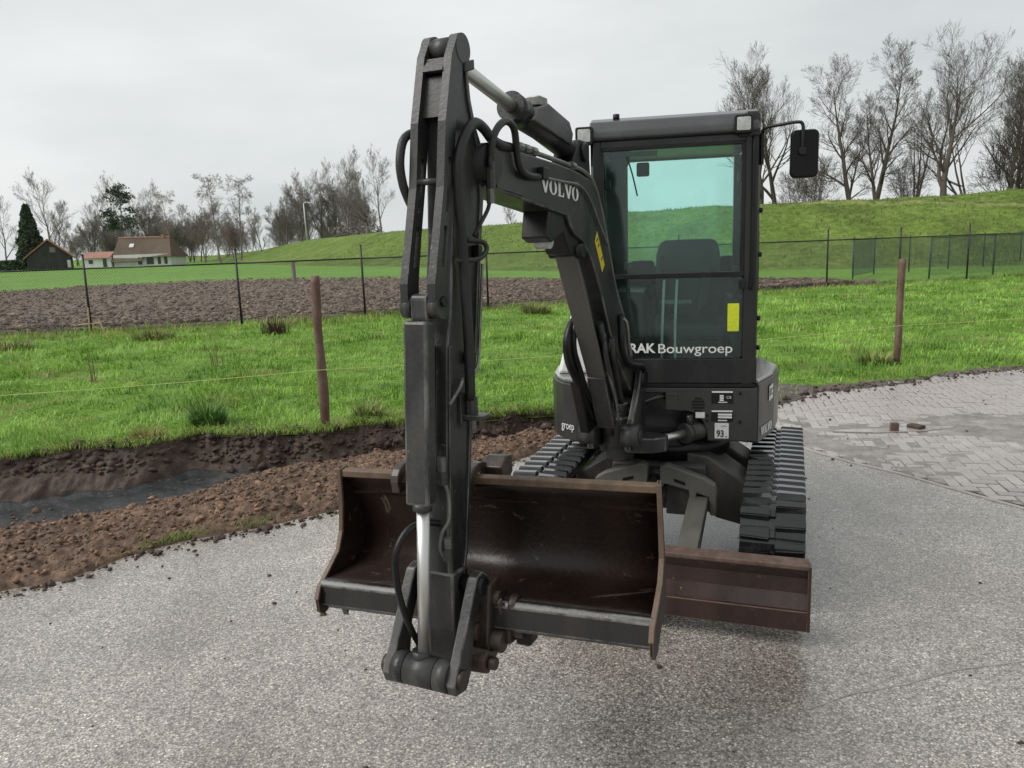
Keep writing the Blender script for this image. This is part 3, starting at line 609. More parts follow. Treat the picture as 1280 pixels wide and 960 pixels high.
tussock((-4.8, 12.6), .25, .5, 12, BG, 'sparse dead weed stalks in front of the fence', 'dead_stalks', (.0, .5))

# ploughed field
FXp = np.array([-70, -40, -30, -25.4, -18.5, -6.5, 2.5, 9, 14]); FYp = np.array([30, 41, 46, 51, 53.8, 46.7, 37.8, 32.2, 27.6])
xs = np.concatenate([np.linspace(-70, -30, 120)[:-1], np.linspace(-30, 13.3, 760)]); ts = np.linspace(0, 1, 230) ** 1.6
X, T = np.meshgrid(xs, ts); N0 = fence_y(X) + .35; F0 = np.maximum(np.interp(X, FXp, FYp), N0 + .2); Y = N0 + (F0 - N0) * T
fur = np.sin((Y * .8 + X * .25) * 6.283 / .55 + 3 * fbm(X * .5, Y * .5, 161, 3))
Z = .03 + .045 * fur + .11 * (.3 - np.abs(fbm(X * 2.4, Y * 3.4, 163, 4, .65) - .5)) + .10 * (fbm(X * 6, Y * 8, 165, 3, .6) - .5)
Z = Z * np.clip(T * 25, 0, 1) * np.clip((1 - T) * 25, .1, 1) - .01
tag(fast('ploughed_field', np.c_[X.ravel(), Y.ravel(), Z.ravel()], gridquads(len(ts), len(xs)), M_PLOUGH, smooth=False), kind='structure')
n = 26000; x = RNG.uniform(-30, 12, n); y = fence_y(x) + .5 + RNG.random(n) ** 1.8 * (np.interp(x, FXp, FYp) - fence_y(x) - .6); k_ = y > fence_y(x) + .4; x, y = x[k_], y[k_]
s = np.minimum(RNG.gamma(1.3, .016, len(x)) + .016, .09)
scatter_lumps('field_clods', np.c_[x, y, .10 + RNG.random(len(x)) * .05], s, M_FCLOD, 8, 'brown clods turned up by the plough', .5)

# dike
CX = [(95, 26), (60, 39), (44, 45), (32, 49), (25, 51.5), (18, 54.5), (9.7, 64), (2.5, 82), (-14.5, 106), (-38, 152), (-62, 205), (-110, 300), (-220, 520)]
CZ = [4.6, 4.5, 4.2, 3.95, 3.9, 3.95, 4.0, 3.9, 4.0, 3.9, 2.6, 1.2, 1.0]
def resample(P, Zs, n):
    P = np.array(P, float); d = np.r_[0, np.cumsum(np.hypot(*np.diff(P, axis=0).T))]; s = np.linspace(0, 1, n) ** 1.6 * d[-1]
    x, y, z = np.interp(s, d, P[:, 0]), np.interp(s, d, P[:, 1]), np.interp(s, d, np.array(Zs))
    for _ in range(12):
        for a in (x, y, z): a[1:-1] = (a[:-2] + 2 * a[1:-1] + a[2:]) / 4
    return x, y, z
cx, cy, cz = resample(CX, CZ, 420); tx, ty = np.gradient(cx), np.gradient(cy); ln = np.hypot(tx, ty); nxn, nyn = ty / ln, -tx / ln   # normal
flip = np.where(nyn * 1.0 + nxn * -.3 > 0, -1, 1); nxn, nyn = nxn * flip, nyn * flip                                     # towards the field
prof = np.array([(13.5, -.02), (12.5, .0), (11.4, .045), (10, .16), (7, .44), (4, .74), (2, .92), (.8, .985), (0, 1.), (-3, 1.0), (-5, .9), (-10, .45), (-16, .02), (-17, -.05)])
di = np.concatenate([np.linspace(13.5, 0, 90), np.linspace(0, -17, 30)[1:]]); hz = np.interp(-di, -prof[:, 0], prof[:, 1])
X = cx[:, None] + nxn[:, None] * di; Y = cy[:, None] + nyn[:, None] * di
amp = np.clip((13 - di) / 3, 0, 1)[None]
Z = cz[:, None] * hz[None] + amp * ((fbm(X * .35, Y * .35, 171, 4) - .5) * .35 + (fbm(X * 1.5, Y * 1.5, 173, 3) - .5) * .16)
tag(fast('dike', np.c_[X.ravel(), Y.ravel(), Z.ravel()], gridquads(len(cx), len(di)), M_DIKE), kind='structure')
def on_dike(i, d): return cx[i] + nxn[i] * d, cy[i] + nyn[i] * d, cz[i] * np.interp(-d, -prof[:, 0], prof[:, 1])
n = 46000; imax = int(np.argmin(np.abs(cx + 16))); fi = RNG.uniform(0, imax, n); dd_ = RNG.uniform(-.5, 12.6, n); idx_ = np.arange(len(cx))
px_, py_ = np.interp(fi, idx_, cx) + np.interp(fi, idx_, nxn) * dd_, np.interp(fi, idx_, cy) + np.interp(fi, idx_, nyn) * dd_
pz_ = np.interp(fi, idx_, cz) * np.interp(-dd_, -prof[:, 0], prof[:, 1]) + np.clip((13 - dd_) / 3, 0, 1) * ((fbm(px_ * .35, py_ * .35, 171, 4) - .5) * .35 + (fbm(px_ * 1.5, py_ * 1.5, 173, 3) - .5) * .16) - .03
dv_ = fbm(px_ * .5, py_ * .5, 177, 4)[:, None]; cc_ = np.array([.085, .125, .025]) + (np.array([.20, .255, .06]) - np.array([.085, .125, .025])) * np.clip(dv_ * 2.4 - .7 + RNG.normal(0, .18, (n, 1)), 0, 1)
cc_ = np.where(RNG.random((n, 1)) < .10, np.array([.22, .18, .08]), cc_)
tag(blades('dike_grass', np.c_[px_, py_, pz_], RNG.uniform(.10, .26, n), RNG.uniform(.025, .05, n), RNG.uniform(0, 6.28, n), RNG.uniform(.3, 1.4, n), cc_), 'rough tufted grass covering the slope of the dike', None, None, 'stuff')
# trodden track climbing the dike
i0, i1 = np.argmin(np.abs(cx - 19.5)), np.argmin(np.abs(cx - 46)); V = []; F = []
def dike_z(i, d):
    x_, y_, z_ = on_dike(i, d); return x_, y_, z_ + float((fbm(x_ * .35, y_ * .35, 171, 4) - .5) * .35 + (fbm(x_ * 1.5, y_ * 1.5, 173, 3) - .5) * .16)
for k in range(140):
    f = k / 139; i = int(round(i0 + (i1 - i0) * f)); d = 1.2 + 5.6 * f ** 1.1
    for w_, dz in ((-.5, -.05), (-.25, .05), (.25, .05), (.5, -.05)):
        x_, y_, z_ = dike_z(i, d + w_ * (.8 + .5 * float(vnoise(k * .3, w_, 7)))); V.append((x_, y_, z_ + dz))
for k in range(139):
    a = k * 4; F += [(a + q_, a + q_ + 1, a + q_ + 5, a + q_ + 4) for q_ in range(3)]
raw('path', V, F, M_DIKETRACK, smooth=True)['kind'] = 'structure'

# ------------------------------------------------------------------ fences
fence = empty('chain_link_fence', (-3.9, 20.7, 0), 'long low black chain link fence with thin top rail along the ploughed field', 'fence')
def post_line(P, h, r, mat, parent, lean=None):
    for i, (x, y) in enumerate(P):
        l = random.gauss(0, .012)
        g = G(); g.cyl((x, y, -.1), (x + l, y + random.gauss(0, .01), h), r, 10); g.cyl((x + l, y, h), (x + l, y, h + .015), r * 1.2, 10); g.build('post', mat, parent, True)
FP = [(-22.3, 17.6), (-18.2, 18.2), (-14.3, 18.9), (-10.55, 19.5), (-6.82, 19.7), (-3.89, 20.9), (-.6, 22.1), (2.4, 23.2), (5.3, 24.3), (8.1, 25.3), (10.72, 26.2), (13.52, 26.95), (16.2, 27.5), (19.4, 29.0), (22.6, 30.3), (26, 31.6)]
post_line(FP, 1.9, .028, M_FENCE, fence)
for a, b in zip(FP[:-1], FP[1:]):
    g = G(); g.cyl((*a, 1.56), (*b, 1.56), .02, 8); g.build('rail', M_FENCE, fence, True)
def chain(A, B, z0, z1, pitch, r, name, mat, parent):
    A = np.array(A); B = np.array(B); ln = np.hypot(*(B - A)); d = (B - A) / ln; h = z1 - z0; V = []; F = []; n = int((ln + h) / pitch)
    nrm = np.array([-d[1], d[0]])
    for sgn in (1, -1):
        for k in range(n):
            s0 = k * pitch - (h if sgn > 0 else 0); s1 = s0 + sgn * h
            if sgn < 0: s0, s1 = k * pitch, k * pitch - h
            za, zb = z0, z1
            def cl(s, sa, sb): return z0 + (s - sa) / (sb - sa) * h
            a_, b_ = s0, s1; lo, hi = min(a_, b_), max(a_, b_); lo2, hi2 = max(lo, 0), min(hi, ln)
            if hi2 - lo2 < .02: continue
            zlo = cl(lo2, a_, b_); zhi = cl(hi2, a_, b_); n0 = len(V)
            for (s, z) in ((lo2, zlo), (hi2, zhi)):
                p = A + d * s; V += [(p[0] - nrm[0] * r, p[1] - nrm[1] * r, z), (p[0] + nrm[0] * r, p[1] + nrm[1] * r, z), (p[0], p[1], z + 1.7 * r)]
            F += [(n0 + i, n0 + (i + 1) % 3, n0 + 3 + (i + 1) % 3, n0 + 3 + i) for i in range(3)]
    return raw(name, V, F, mat, parent, fix=False)
for a, b in zip(FP[:-1], FP[1:]): chain(a, b, .03, 1.55,   .07, .0042, 'wire_mesh', M_WIRE, fence)
GP = [(13.8, 31.2), (16.0, 34.1), (18.2, 35.4), (20.6, 36.5), (22.9, 37.6), (25.6, 39.0)]; GP2 = [(16.0, 29.6), (19.3, 31.0), (22.8, 32.4), (26.4, 33.9)]
f2 = empty('green_mesh_fence', (20, 36, 0), 'green wire mesh enclosure behind the black fence at the foot of the dike', 'fence')
post_line(GP, 1.55, .03, M_GREENF, f2)
f3 = empty('green_mesh_fence', (20, 31, 0), 'green wire mesh fence row standing just behind the black fence posts', 'fence')
post_line(GP2, 1.5, .035, M_GREENF, f3)
for P, f in ((GP, f2), (GP2, f3)):
    for a, b in zip(P[:-1], P[1:]):
        g = G(); g.cyl((*a, 1.48), (*b, 1.48), .016, 8); g.build('rail', M_GREENF, f, True); chain(a, b, .05, 1.45, .09, .004, 'wire_mesh', M_GREENF, f)
# wooden posts and string
def wood_post(name, x, y, h, r, lx, ly, label, mat=M_POST, cat='post', group='wooden posts along the string'):
    V = []; F = []; seg = 14; rows = 26
    for i in range(rows):
        f = i / (rows - 1); z = -.25 + (h + .25) * f
        for k in range(seg):
            a = 6.2832 * k / seg; rr = r * (1.06 - .12 * f) * (1 + .16 * (float(vnoise(k * .9 + x * 7, z * 3.1, 201)) - .5) + .05 * math.sin(z * 7 + x))
            V.append((x + lx * max(f, 0) + rr * math.cos(a) + .008 * math.sin(z * 4), y + ly * f + rr * math.sin(a), z + (random.uniform(-.006, .006) if i == rows - 1 else 0)))
    for i in range(rows - 1):
        for k in range(seg): F.append((i * seg + k, i * seg + (k + 1) % seg, (i + 1) * seg + (k + 1) % seg, (i + 1) * seg + k))
    F.append(tuple((rows - 1) * seg + k for k in range(seg)))
    o = raw(name, V, F, mat, None, True, base=True); o.data.polygons[-1].use_smooth = False; return tag(o, label, cat, group)
wood_post('wooden_post', -1.9, 7.60, 1.56, .046, .02, .02, 'round reddish wooden post standing at the rim of the trench')
wood_post('wooden_post', 5.17, 10.26, 1.43, .045, .03, .02, 'round reddish wooden post standing beside the brick paving')
g = G(); S_ = []
anchors = [(-7.2, 6.0, .72), (-1.9, 7.548, .64), (5.18, 10.205, .556), (12.5, 13.0, .50)]
for (a, b) in zip(anchors[:-1], anchors[1:]):
    for k in range(12):
        f = k / 12; S_.append((a[0] + (b[0] - a[0]) * f, a[1] + (b[1] - a[1]) * f, a[2] + (b[2] - a[2]) * f - .05 * 4 * f * (1 - f)))
S_.append(anchors[-1]); g.tube(S_, .0034, 5, smooth=False)
tag(g.build('string', M_STRING), 'thin yellow green string stretched between the wooden posts', 'string')
for (x, y, lx, h, lab) in ((-10.38, 19.1, .03, .62, 'thin pale wooden stake with crosspiece beside a fence post'), (-9.95, 19.0, -.12, .34, 'short pale leaning stake at the foot of a fence post')):
    e_ = empty('wooden_stake', (x, y, 0), lab, 'stake'); g = G(); g.strip((0, 0), (0, 0.001), .01, .01, 0, 0) if False else None
    g = G(); g.cyl((x, y, -.05), (x + lx, y, h), .022, 6); g.build('upright', M_PALEWOOD, e_)
    if lx > 0: g = G(); g.cyl((x - .28, y + .03, .20), (x + .30, y + .03, .235), .016, 6); g.build('crosspiece', M_PALEWOOD, e_)
o = wood_post('wooden_post', -12.6, 46.0, 1.3, .12, .0, .0, 'grey stub post at the far edge of the ploughed field', M_BARKFAR, 'post', None)

# ================================================================== EXCAVATOR
FT = Fr((.9435, 4.5774), 20); FU = Fr((.9435, 4.5774), 12); FB = Fr((.5609, 4.0617), 25); FM = Fr((.5609, 4.0617), 23)
EXC = empty('excavator', (.9435, 4.5774, 0), 'dark grey tracked mini excavator with wide rusty bucket, parked on wet asphalt', 'excavator')

# --- undercarriage
g = G(FT); g.box(-.26, .26, -.42, .42, .30, .56)
for s in (1, -1):
    for v0, v1 in ((-.34, -.06), (.10, .36)): g.prism('v', [(s * .15, .61), (s * .26, .60), (s * .50, .44), (s * .50, .20), (s * .32, .24), (s * .15, .34)], v0, v1)
g.build('undercarriage_frame', M_CHASSIS, EXC, bev=.012)
g = G(FT); g.cyl((0, 0, .56), (0, 0, .68), .36, 40); g.build('slew_ring', M_BLACK, EXC, True)
TR_L, TR_R = .69, .245         # half distance of wheel centres, belt radius
def track_path(n, off=0.):
    R = TR_R + off; per = 4 * TR_L + 2 * math.pi * R; out = []
    for i in range(n):
        s = per * i / n
        if s < 2 * TR_L: out.append((-TR_L + s, R + TR_R - R + off * 0 + 0, 'top', s)) if False else out.append((TR_L - s, TR_R + .02 + R, 0., 1.))
        elif s < 2 * TR_L + math.pi * R:
            a = (s - 2 * TR_L) / R; out.append((-TR_L - R * math.sin(a), TR_R + .02 + R * math.cos(a), -math.sin(a), math.cos(a)))
        elif s < 4 * TR_L + math.pi * R: out.append((-TR_L + s - 2 * TR_L - math.pi * R, TR_R + .02 - R, 0., -1.))
        else:
            a = (s - 4 * TR_L - math.pi * R) / R; out.append((TR_L + R * math.sin(a), TR_R + .02 - R * math.cos(a), math.sin(a), -math.cos(a)))
    return out      # (v, z, normal v, normal z)
def lug_mesh():
    w, h = .069, .027; V = []
    for (x, yl, z) in ((-w, .038, -.004), (w, .034, -.004), (-w, .026, h), (w, .020, h * .85)): V += [(x, -yl, z), (x, yl, z)]
    F = [(4, 5, 7, 6), (0, 4, 6, 2), (1, 3, 7, 5), (0, 1, 5, 4), (2, 6, 7, 3)]
    me = bpy.data.meshes.new('lug'); me.from_pydata(V, [], F)
    bm = bmesh.new(); bm.from_mesh(me); bmesh.ops.recalc_face_normals(bm, faces=bm.faces)
    bmesh.ops.bevel(bm, geom=[e for e in bm.edges if len(e.link_faces) == 2], offset=.005, segments=2, affect='EDGES'); bm.to_mesh(me); bm.free()
    me.materials.append(M_RUBBER); return me
LUG = lug_mesh(); NLUG = 42
for uc in (.625, -.625):
    out = track_path(120); inn = track_path(120, -.028); g = G(FT); V = []; F = []
    for (a, b) in zip(out, inn):
        for (p, u) in ((a, uc - .15), (a, uc + .15), (b, uc + .15), (b, uc - .15)): V.append(FT.w(u, p[0], p[1]))
    n = len(out)
    for i in range(n):
        j = (i + 1) % n
        for k in range(4): F.append((i * 4 + k, i * 4 + (k + 1) % 4, j * 4 + (k + 1) % 4, j * 4 + k))
    tr = raw('track', V, F, M_RUBBER, EXC, False)
    g = G(FT); g.prism('u', rrect(-.66, .66, .14, .36, .08), uc - .06, uc + .06); g.build('track_frame', M_BLACK, tr, bev=.01)
    for v in (-TR_L, TR_L):
        g = G(FT); g.cyl((uc - .045, v, TR_R + .02), (uc + .045, v, TR_R + .02), .205, 28); g.cyl((uc - .10, v, TR_R + .02), (uc + .10, v, TR_R + .02), .07, 20); g.build('idler_wheel' if v < 0 else 'drive_sprocket', M_BLACK, tr, True)
    for v in (-.42, -.14, .14, .42):
        g = G(FT); g.cyl((uc - .09, v, .10), (uc + .09, v, .10), .06, 16); g.build('roller', M_BLACK, tr, True)
    sg = 1 if uc > 0 else -1
    pl = track_path(NLUG * 2)
    for i, (v, z, nv, nz_) in enumerate(pl):
        side = 1 if i % 2 else -1; u = uc + side * .082
        nrm = FT.v * nv + Vector((0, 0, nz_)); xax = FT.u * side; yax = nrm.cross(xax)
        o = bpy.data.objects.new('lug', LUG); COL.objects.link(o); o.parent = tr; p = FT.w(u, v, z); WO[o.name] = p
        o.matrix_local = Matrix.Translation(p - origin(tr)) @ Matrix(((xax.x, yax.x, nrm.x), (xax.y, yax.y, nrm.y), (xax.z, yax.z, nrm.z))).to_4x4()
    V, F = [], []
    for i, (v, z, nv, nz_) in enumerate(track_path(NLUG)):
        nrm = FT.v * nv + Vector((0, 0, nz_)); t_ = nrm.cross(FT.u); c = FT.w(uc, v, z) + nrm * .004; n0 = len(V)
        for a, b, h in ((-1, -1, 0), (1, -1, 0), (1, 1, 0), (-1, 1, 0), (-.7, -.7, 1), (.7, -.7, 1), (.7, .7, 1), (-.7, .7, 1)): V.append(c + FT.u * a * .016 + t_ * b * .024 + nrm * (h * .012 - .006))
        F += [(n0 + 4, n0 + 5, n0 + 6, n0 + 7)] + [(n0 + k, n0 + (k + 1) % 4, n0 + 4 + (k + 1) % 4, n0 + 4 + k) for k in range(4)]
    o = raw('chain_ridge', V, F, M_RUBBER, tr); o['kind'] = 'stuff'

# --- dozer blade
BV = -1.22; W2 = .785
g = G(FT); prof_b = [(BV - .02, .17), (BV + .012, .24), (BV + .015, .31), (BV - .012, .365), (BV + .012, .372), (BV + .034, .31), (BV + .03, .23), (BV, .165)]
g.prism('u', prof_b, -W2, W2); bl = g.build('dozer_blade', M_RUST, EXC, bev=.003)
G(FT).prism('u', [(BV - .03, .08), (BV - .03, .172), (BV - .012, .178), (BV - .006, .08)], -W2 - .001, W2 + .001).build('cutting_edge', M_RUST, bl, bev=.003)
G(FT).prism('u', [(BV - .026, .362), (BV - .026, .386), (BV + .05, .392), (BV + .05, .368)], -W2 - .002, W2 + .002).build('top_edge', M_RUSTTOP, bl, bev=.006)
for s in (1, -1): G(FT).prism('u', [(BV - .032, .08), (BV - .02, .38), (BV + .06, .37), (BV + .02, .1)], s * W2 - .003, s * (W2 + .012)).build('end_plate', M_RUST, bl, bev=.002)
for s in (1, -1):
    g = G(FT); g.prism('u', [(-.54, .43), (-.56, .36), (BV + .03, .20), (BV + .03, .31)], s * .24 - .05, s * .24 + .05); g.build('blade_arm', M_SLAB if s > 0 else M_PAINT, bl, bev=.006)
    g = G(FT); g.prism('v', [(s * .035, .585), (s * .07, .60), (s * .27, .535), (s * .325, .50), (s * .335, .46), (s * .335, .33), (s * .30, .33), (s * .295, .43), (s * .23, .45), (s * .225, .33), (s * .195, .33), (s * .19, .46), (s * .06, .49), (s * .035, .45)], -.56, -.50); g.build('blade_bracket', M_SLAB, EXC, bev=.008)
    g = G(FT); g.prism('v', [(s * .11, .525), (s * .17, .507), (s * .17, .49), (s * .11, .508)], -.563, -.559); g.build('bracket_slot', M_BLACK, EXC)
    g = G(FT); g.box(min(s * .06, s * .27), max(s * .06, s * .27), -.50, -.40, .30, .46); g.build('bracket_base', M_CHASSIS, EXC, bev=.006)
g = G(FT); g.cyl((0, -.47, .50), (0, -.82, .40), .038, 20); g.cyl((-.05, -.47, .50), (.05, -.47, .50), .045, 18); bc = g.build('blade_cylinder', M_PAINT, EXC, True)
g = G(FT); g.cyl((0, -.80, .405), (0, -1.17, .30), .02, 16); g.build('piston_rod', M_CHROME, bc, True)
g = G(FT); g.tube([(.03, -.45, .52), (.06, -.58, .44), (.05, -.72, .43)], .011, 8); g.build('hose', M_HOSE, EXC, True)

# --- upper body
foot = [(.10, -.20), (.477, -.33), (.485, -.335), (.60, -.05), (.655, .2), (.60, .50), (.45, .72), (.2, .85), (-.1, .87), (-.4, .78), (-.62, .55), (-.71, .2), (-.69, -.08), (-.655, -.20), (-.60, -.30), (-.52, -.36), (-.42, -.375), (-.36, -.36), (-.34, -.22)]
g = G(FU); g.prism('z', foot, .665, 1.0); body = g.build('upper_body', M_BODY, EXC, bev=.016)
g = G(FU); g.prism('v', [(-.135, .985), (.474, .985), (.474, .683), (.215, .683), (.208, .745), (.185, .80), (.15, .838), (.10, .852), (-.015, .852), (-.015, .955), (-.135, .955)], -.366, -.325); g.build('front_panel', M_BODY, body, bev=.006)
g = G(FU); g.prism('v', [(-.015, .955), (.05, .955), (.05, .858), (-.015, .858)], -.372, -.362); g.build('rusty_cover', M_BODY, body, bev=.003)
g = G(FU); g.prism('v', [(-.012, .95), (.047, .95), (.035, .935), (.01, .938)], -.3735, -.371); g.build('rust_streak', M_RUST, body)
g = G(FU); g.prism('u', [(-.40, .66), (-.2, .66), (-.2, .69), (-.36, .69)], -.40, .10); g.build('lower_plate', M_BLACK, body, bev=.005)
for k in range(5):
    hw = (.022, .034, .036, .034, .022)[k]; z = .925 - .0175 * k
    g = G(FU); g.prism('v', rrect(.162 - hw, .162 + hw, z - .005, z + .005, .004, 2), -.3685, -.362); g.build('vent_slot', M_BLACK, body)
def sign(name, u0, u1, z0, z1, mat, v=-.3675, th=.003, par=body):
    g = G(FU); g.prism('v', rrect(u0, u1, z0, z1, .003, 2), v, v + th); return g.build(name, mat, par)
for (z0, z1) in ((.897, .968), (.795, .860)):
    sign('type_plate', .232, .348, z0, z1, M_BLACK); sign('plate_line', .234, .346, z1 - .010, z1 - .001, M_LETTER, -.369, .002)
for i in range(3): sign('plate_field', .276, .298, .912 + i * .012, .921 + i * .012, M_LETTER, -.369, .002)
lettering('lettering', 'CE', FU.w(.312, -.3692, .926), FU.u, (0, 0, 1), .014, .026, M_LETTER, body)
sign('plate_line', .268, .318, .902, .907, M_LETTER, -.369, .002)
for i in range(2): sign('plate_field', .268, .343, .815 + i * .015, .826 + i * .015, M_LETTER, -.369, .002)
sign('plate_line', .268, .318, .799, .805, M_LETTER, -.369, .002)
sign('noise_label', .252, .327, .700, .787, M_LETTER)
lettering('lettering', '93', FU.w(.262, -.3692, .708), FU.u, (0, 0, 1), .040, .038, M_BLACK, body, .02)
lettering('lettering', 'LWA', FU.w(.285, -.3692, .765), FU.u, (0, 0, 1), .010, .030, M_BLACK, body)
lettering('lettering', 'dB', FU.w(.308, -.3692, .706), FU.u, (0, 0, 1), .010, .012, M_BLACK, body)
sign('small_label', .148, .198, .815, .848, M_LETTER)
for (u, z) in ((.385, .955), (.385, .795), (.21, .80), (.21, .83)):
    g = G(FU); g.cyl((u, -.366, z), (u, -.374, z), .009, 10); g.build('bolt', M_BLACK, body, True)
# side print on the flank of the body (image right) and on the rounded front corner (image left)
fa, fb_ = Vector(FU.w(.492, -.318, 0)), Vector(FU.w(.598, -.055, 0)); fd = (fb_ - fa).normalized(); fn = Vector((fd.y, -fd.x, 0))
def V_L():
    P = []
    Vl = [(0, 1), (.42, 1), (.42, .93), (.35, .93), (.53, .33), (.70, .93), (.62, .93), (.62, 1), (.95, 1), (.95, .93), (.88, .93), (.60, 0), (.42, 0), (.08, .93), (0, .93)]
    Ll = [(0, 1), (.44, 1), (.44, .93), (.34, .93), (.34, .09), (.60, .09), (.66, .32), (.74, .32), (.71, 0), (0, 0), (0, .07), (.10, .07), (.10, .93), (0, .93)]
    Vs, Fs = [], []; x = 0
    for ch in 'VOLVO':
        n0 = len(Vs)
        if ch == 'O':
            n = 24
            for k in range(n):
                a = 6.28319 * k / n; Vs += [(x + .43 + .43 * math.cos(a), .5 + .52 * math.sin(a)), (x + .43 + .19 * math.cos(a), .5 + .44 * math.sin(a))]
            Fs += [(n0 + 2 * k, n0 + 2 * ((k + 1) % n), n0 + 2 * ((k + 1) % n) + 1, n0 + 2 * k + 1) for k in range(n)]; x += .93
        else:
            P = Vl if ch == 'V' else Ll; Vs += [(x + a, b) for a, b in P]; Fs.append(tuple(range(n0, n0 + len(P)))); x += .93 if ch == 'V' else .78
    return Vs, Fs
VOL = V_L()
lettering('lettering', '', fa + fd * .02 + fn * .006 + Vector((0, 0, .70)), fd, (0, 0, 1), .05, .21, M_WHITE, body, VF=VOL)
raw('side_label', [fa + fd * a + fn * .005 + Vector((0, 0, z)) for a, z in ((.17, .87), (.245, .88), (.245, .965), (.17, .955))], [(0, 1, 2, 3)], M_LETTER, body, fix=False)
lettering('lettering', 'EC', fa + fd * .18 + fn * .007 + Vector((0, 0, .90)), fd, (0, 0, 1), .04, .055, M_BLACK, body, .01)
la, lb = Vector(FU.w(-.655, -.20, 0)), Vector(FU.w(-.60, -.30, 0)); ld = (lb - la).normalized(); l2a, l2b = Vector(FU.w(-.60, -.30, 0)), Vector(FU.w(-.52, -.36, 0)); l2 = (l2b - l2a).normalized(); l2n = Vector((l2.y, -l2.x, 0))
lettering('lettering', 'groep', l2a + l2n * .006 - l2 * .012 + Vector((0, 0, .715)), l2, (0, 0, 1), .046, .10, M_LETTER, body)
# deck on top, white hood
g = G(FU); g.prism('z', [(a * .985, b * .985) for a, b in foot], 1.0, 1.022); g.build('deck', M_DECK, body, bev=.01)
g = G(FU); g.prism('v', [(-.655, 1.02), (-.60, 1.24), (-.565, 1.40), (-.52, 1.48), (-.43, 1.50), (-.43, 1.02)], -.12, .55); g.build('hood', M_WHITE, EXC, bev=.02)

# --- cab
CF = -.364
g = G(FU)
g.prism('z', [(.39, CF), (.455, CF + .004), (.468, CF + .03), (.468, CF + .12), (.40, CF + .12), (.39, CF + .05)], 1.0, 2.32)      # front posts
g.prism('z', [(-.415, CF + .03), (-.40, CF), (-.36, CF), (-.36, CF + .12), (-.415, CF + .12)], 1.15, 2.32)
g.box(-.36, .39, CF, CF + .05, 2.282, 2.32)
g.box(-.415, .468, CF + .002, CF + .05, 1.008, 1.146)
for u0, u1 in ((-.415, -.28), (.41, .468)): g.box(u0, u1, .72, .80, 1.0, 2.32)
g.box(-.28, .41, .735, .79, 1.02, 1.62); g.box(-.28, .41, .735, .79, 2.312, 2.322)
g.box(-.415, -.385, CF + .12, .72, 1.02, 1.58); g.box(.44, .468, CF + .12, .72, 1.02, 1.50); g.box(-.36, .41, CF + .05, .735, 1.02, 1.05)
g.box(-.415, -.38, .18, .24, 1.58, 2.32); g.box(.435, .466, .30, .36, 1.50, 2.32)
cab = g.build('cab', M_CABF, EXC, bev=.006)
g = G(FU); g.prism('u', [(CF - .004, 2.322), (CF - .018, 2.335), (CF - .016, 2.37), (CF + .03, 2.425), (CF + .12, 2.452), (.55, 2.462), (.76, 2.445), (.825, 2.39), (.825, 2.325)], -.418, .455); g.build('roof', M_ROOF, cab, bev=.018)
g = G(FU); g.prism('v', [(.385, 2.30), (.462, 2.30), (.462, 2.41), (.45, 2.428), (.385, 2.428)], CF - .006, CF + .2); g.build('roof_corner', M_CABF, cab, bev=.012)
g = G(FU); g.cyl((-.28, CF + .1, 2.44), (-.28, CF + .1, 2.47), .018, 14); g.build('roof_cap', M_BLACK, cab, True)
def pane(name, pts, axis, a, b): return G(FU).prism(axis, pts, a, b).build(name, M_GLASS, cab)
pane('windscreen', rrect(-.358, .388, 1.612, 2.280, .02), 'v', CF + .012, CF + .018)
pane('lower_window', rrect(-.358, .388, 1.148, 1.590, .02), 'v', CF + .012, CF + .018)
pane('rear_window', rrect(-.278, .408, 1.622, 2.310, .03), 'v', .755, .761)
pane('side_window', [(CF + .12, 1.58), (.72, 1.58), (.72, 2.32), (CF + .12, 2.32)], 'u', -.402, -.397)
pane('door_window', [(CF + .12, 1.50), (.72, 1.50), (.72, 2.32), (CF + .12, 2.32)], 'u', .450, .455)
g = G(FU); g.box(-.36, .392, CF - .004, CF + .022, 1.588, 1.614); g.build('window_bar', M_BLACK, cab, bev=.003)
g = G(FU)
g.box(.372, .392, CF - .002, CF + .02, 1.61, 2.285); g.box(-.362, -.345, CF - .002, CF + .02, 1.61, 2.285); g.box(-.36, .39, CF - .002, CF + .02, 2.268, 2.285); g.build('window_seal', M_BLACK, cab, bev=.002)
g = G(FU); g.box(-.41, .462, CF - .004, CF + .03, .990, 1.008); g.build('bottom_seal', M_BLACK, cab)
g = G(FU); g.tube([(.432, CF - .002, 2.30), (.434, CF - .012, 2.2), (.434, CF - .012, 1.62), (.426, CF - .004, 1.52)], .012, 8); g.build('grab_handle', M_BLACK, cab, True)
for (a_, b_, c_, d_, e0, e1) in ((.37, .40, CF - .01, CF + .03, 1.52, 1.57), (.355, .385, CF + .02, CF + .05, 2.08, 2.14), (-.345, -.31, CF + .02, CF + .05, 2.07, 2.12)):
    g = G(FU); g.box(a_, b_, c_, d_, e0, e1); g.build('window_latch', M_BLACK, cab, bev=.004)
for z in (1.93, 1.70, 1.36, 1.2):
    g = G(FU); g.cyl((.466, CF + .05, z), (.485, CF + .05, z), .014, 10); g.build('door_hinge', M_BLACK, cab, True)
g = G(FU); g.prism('v', [(-.205, 2.28), (-.30, 2.28), (-.31, 2.20), (-.285, 2.17), (-.28, 2.09), (-.235, 2.09), (-.23, 2.17), (-.205, 2.22)], CF + .03, CF + .075); g.build('wiper_motor', M_BLACK, cab, bev=.006)
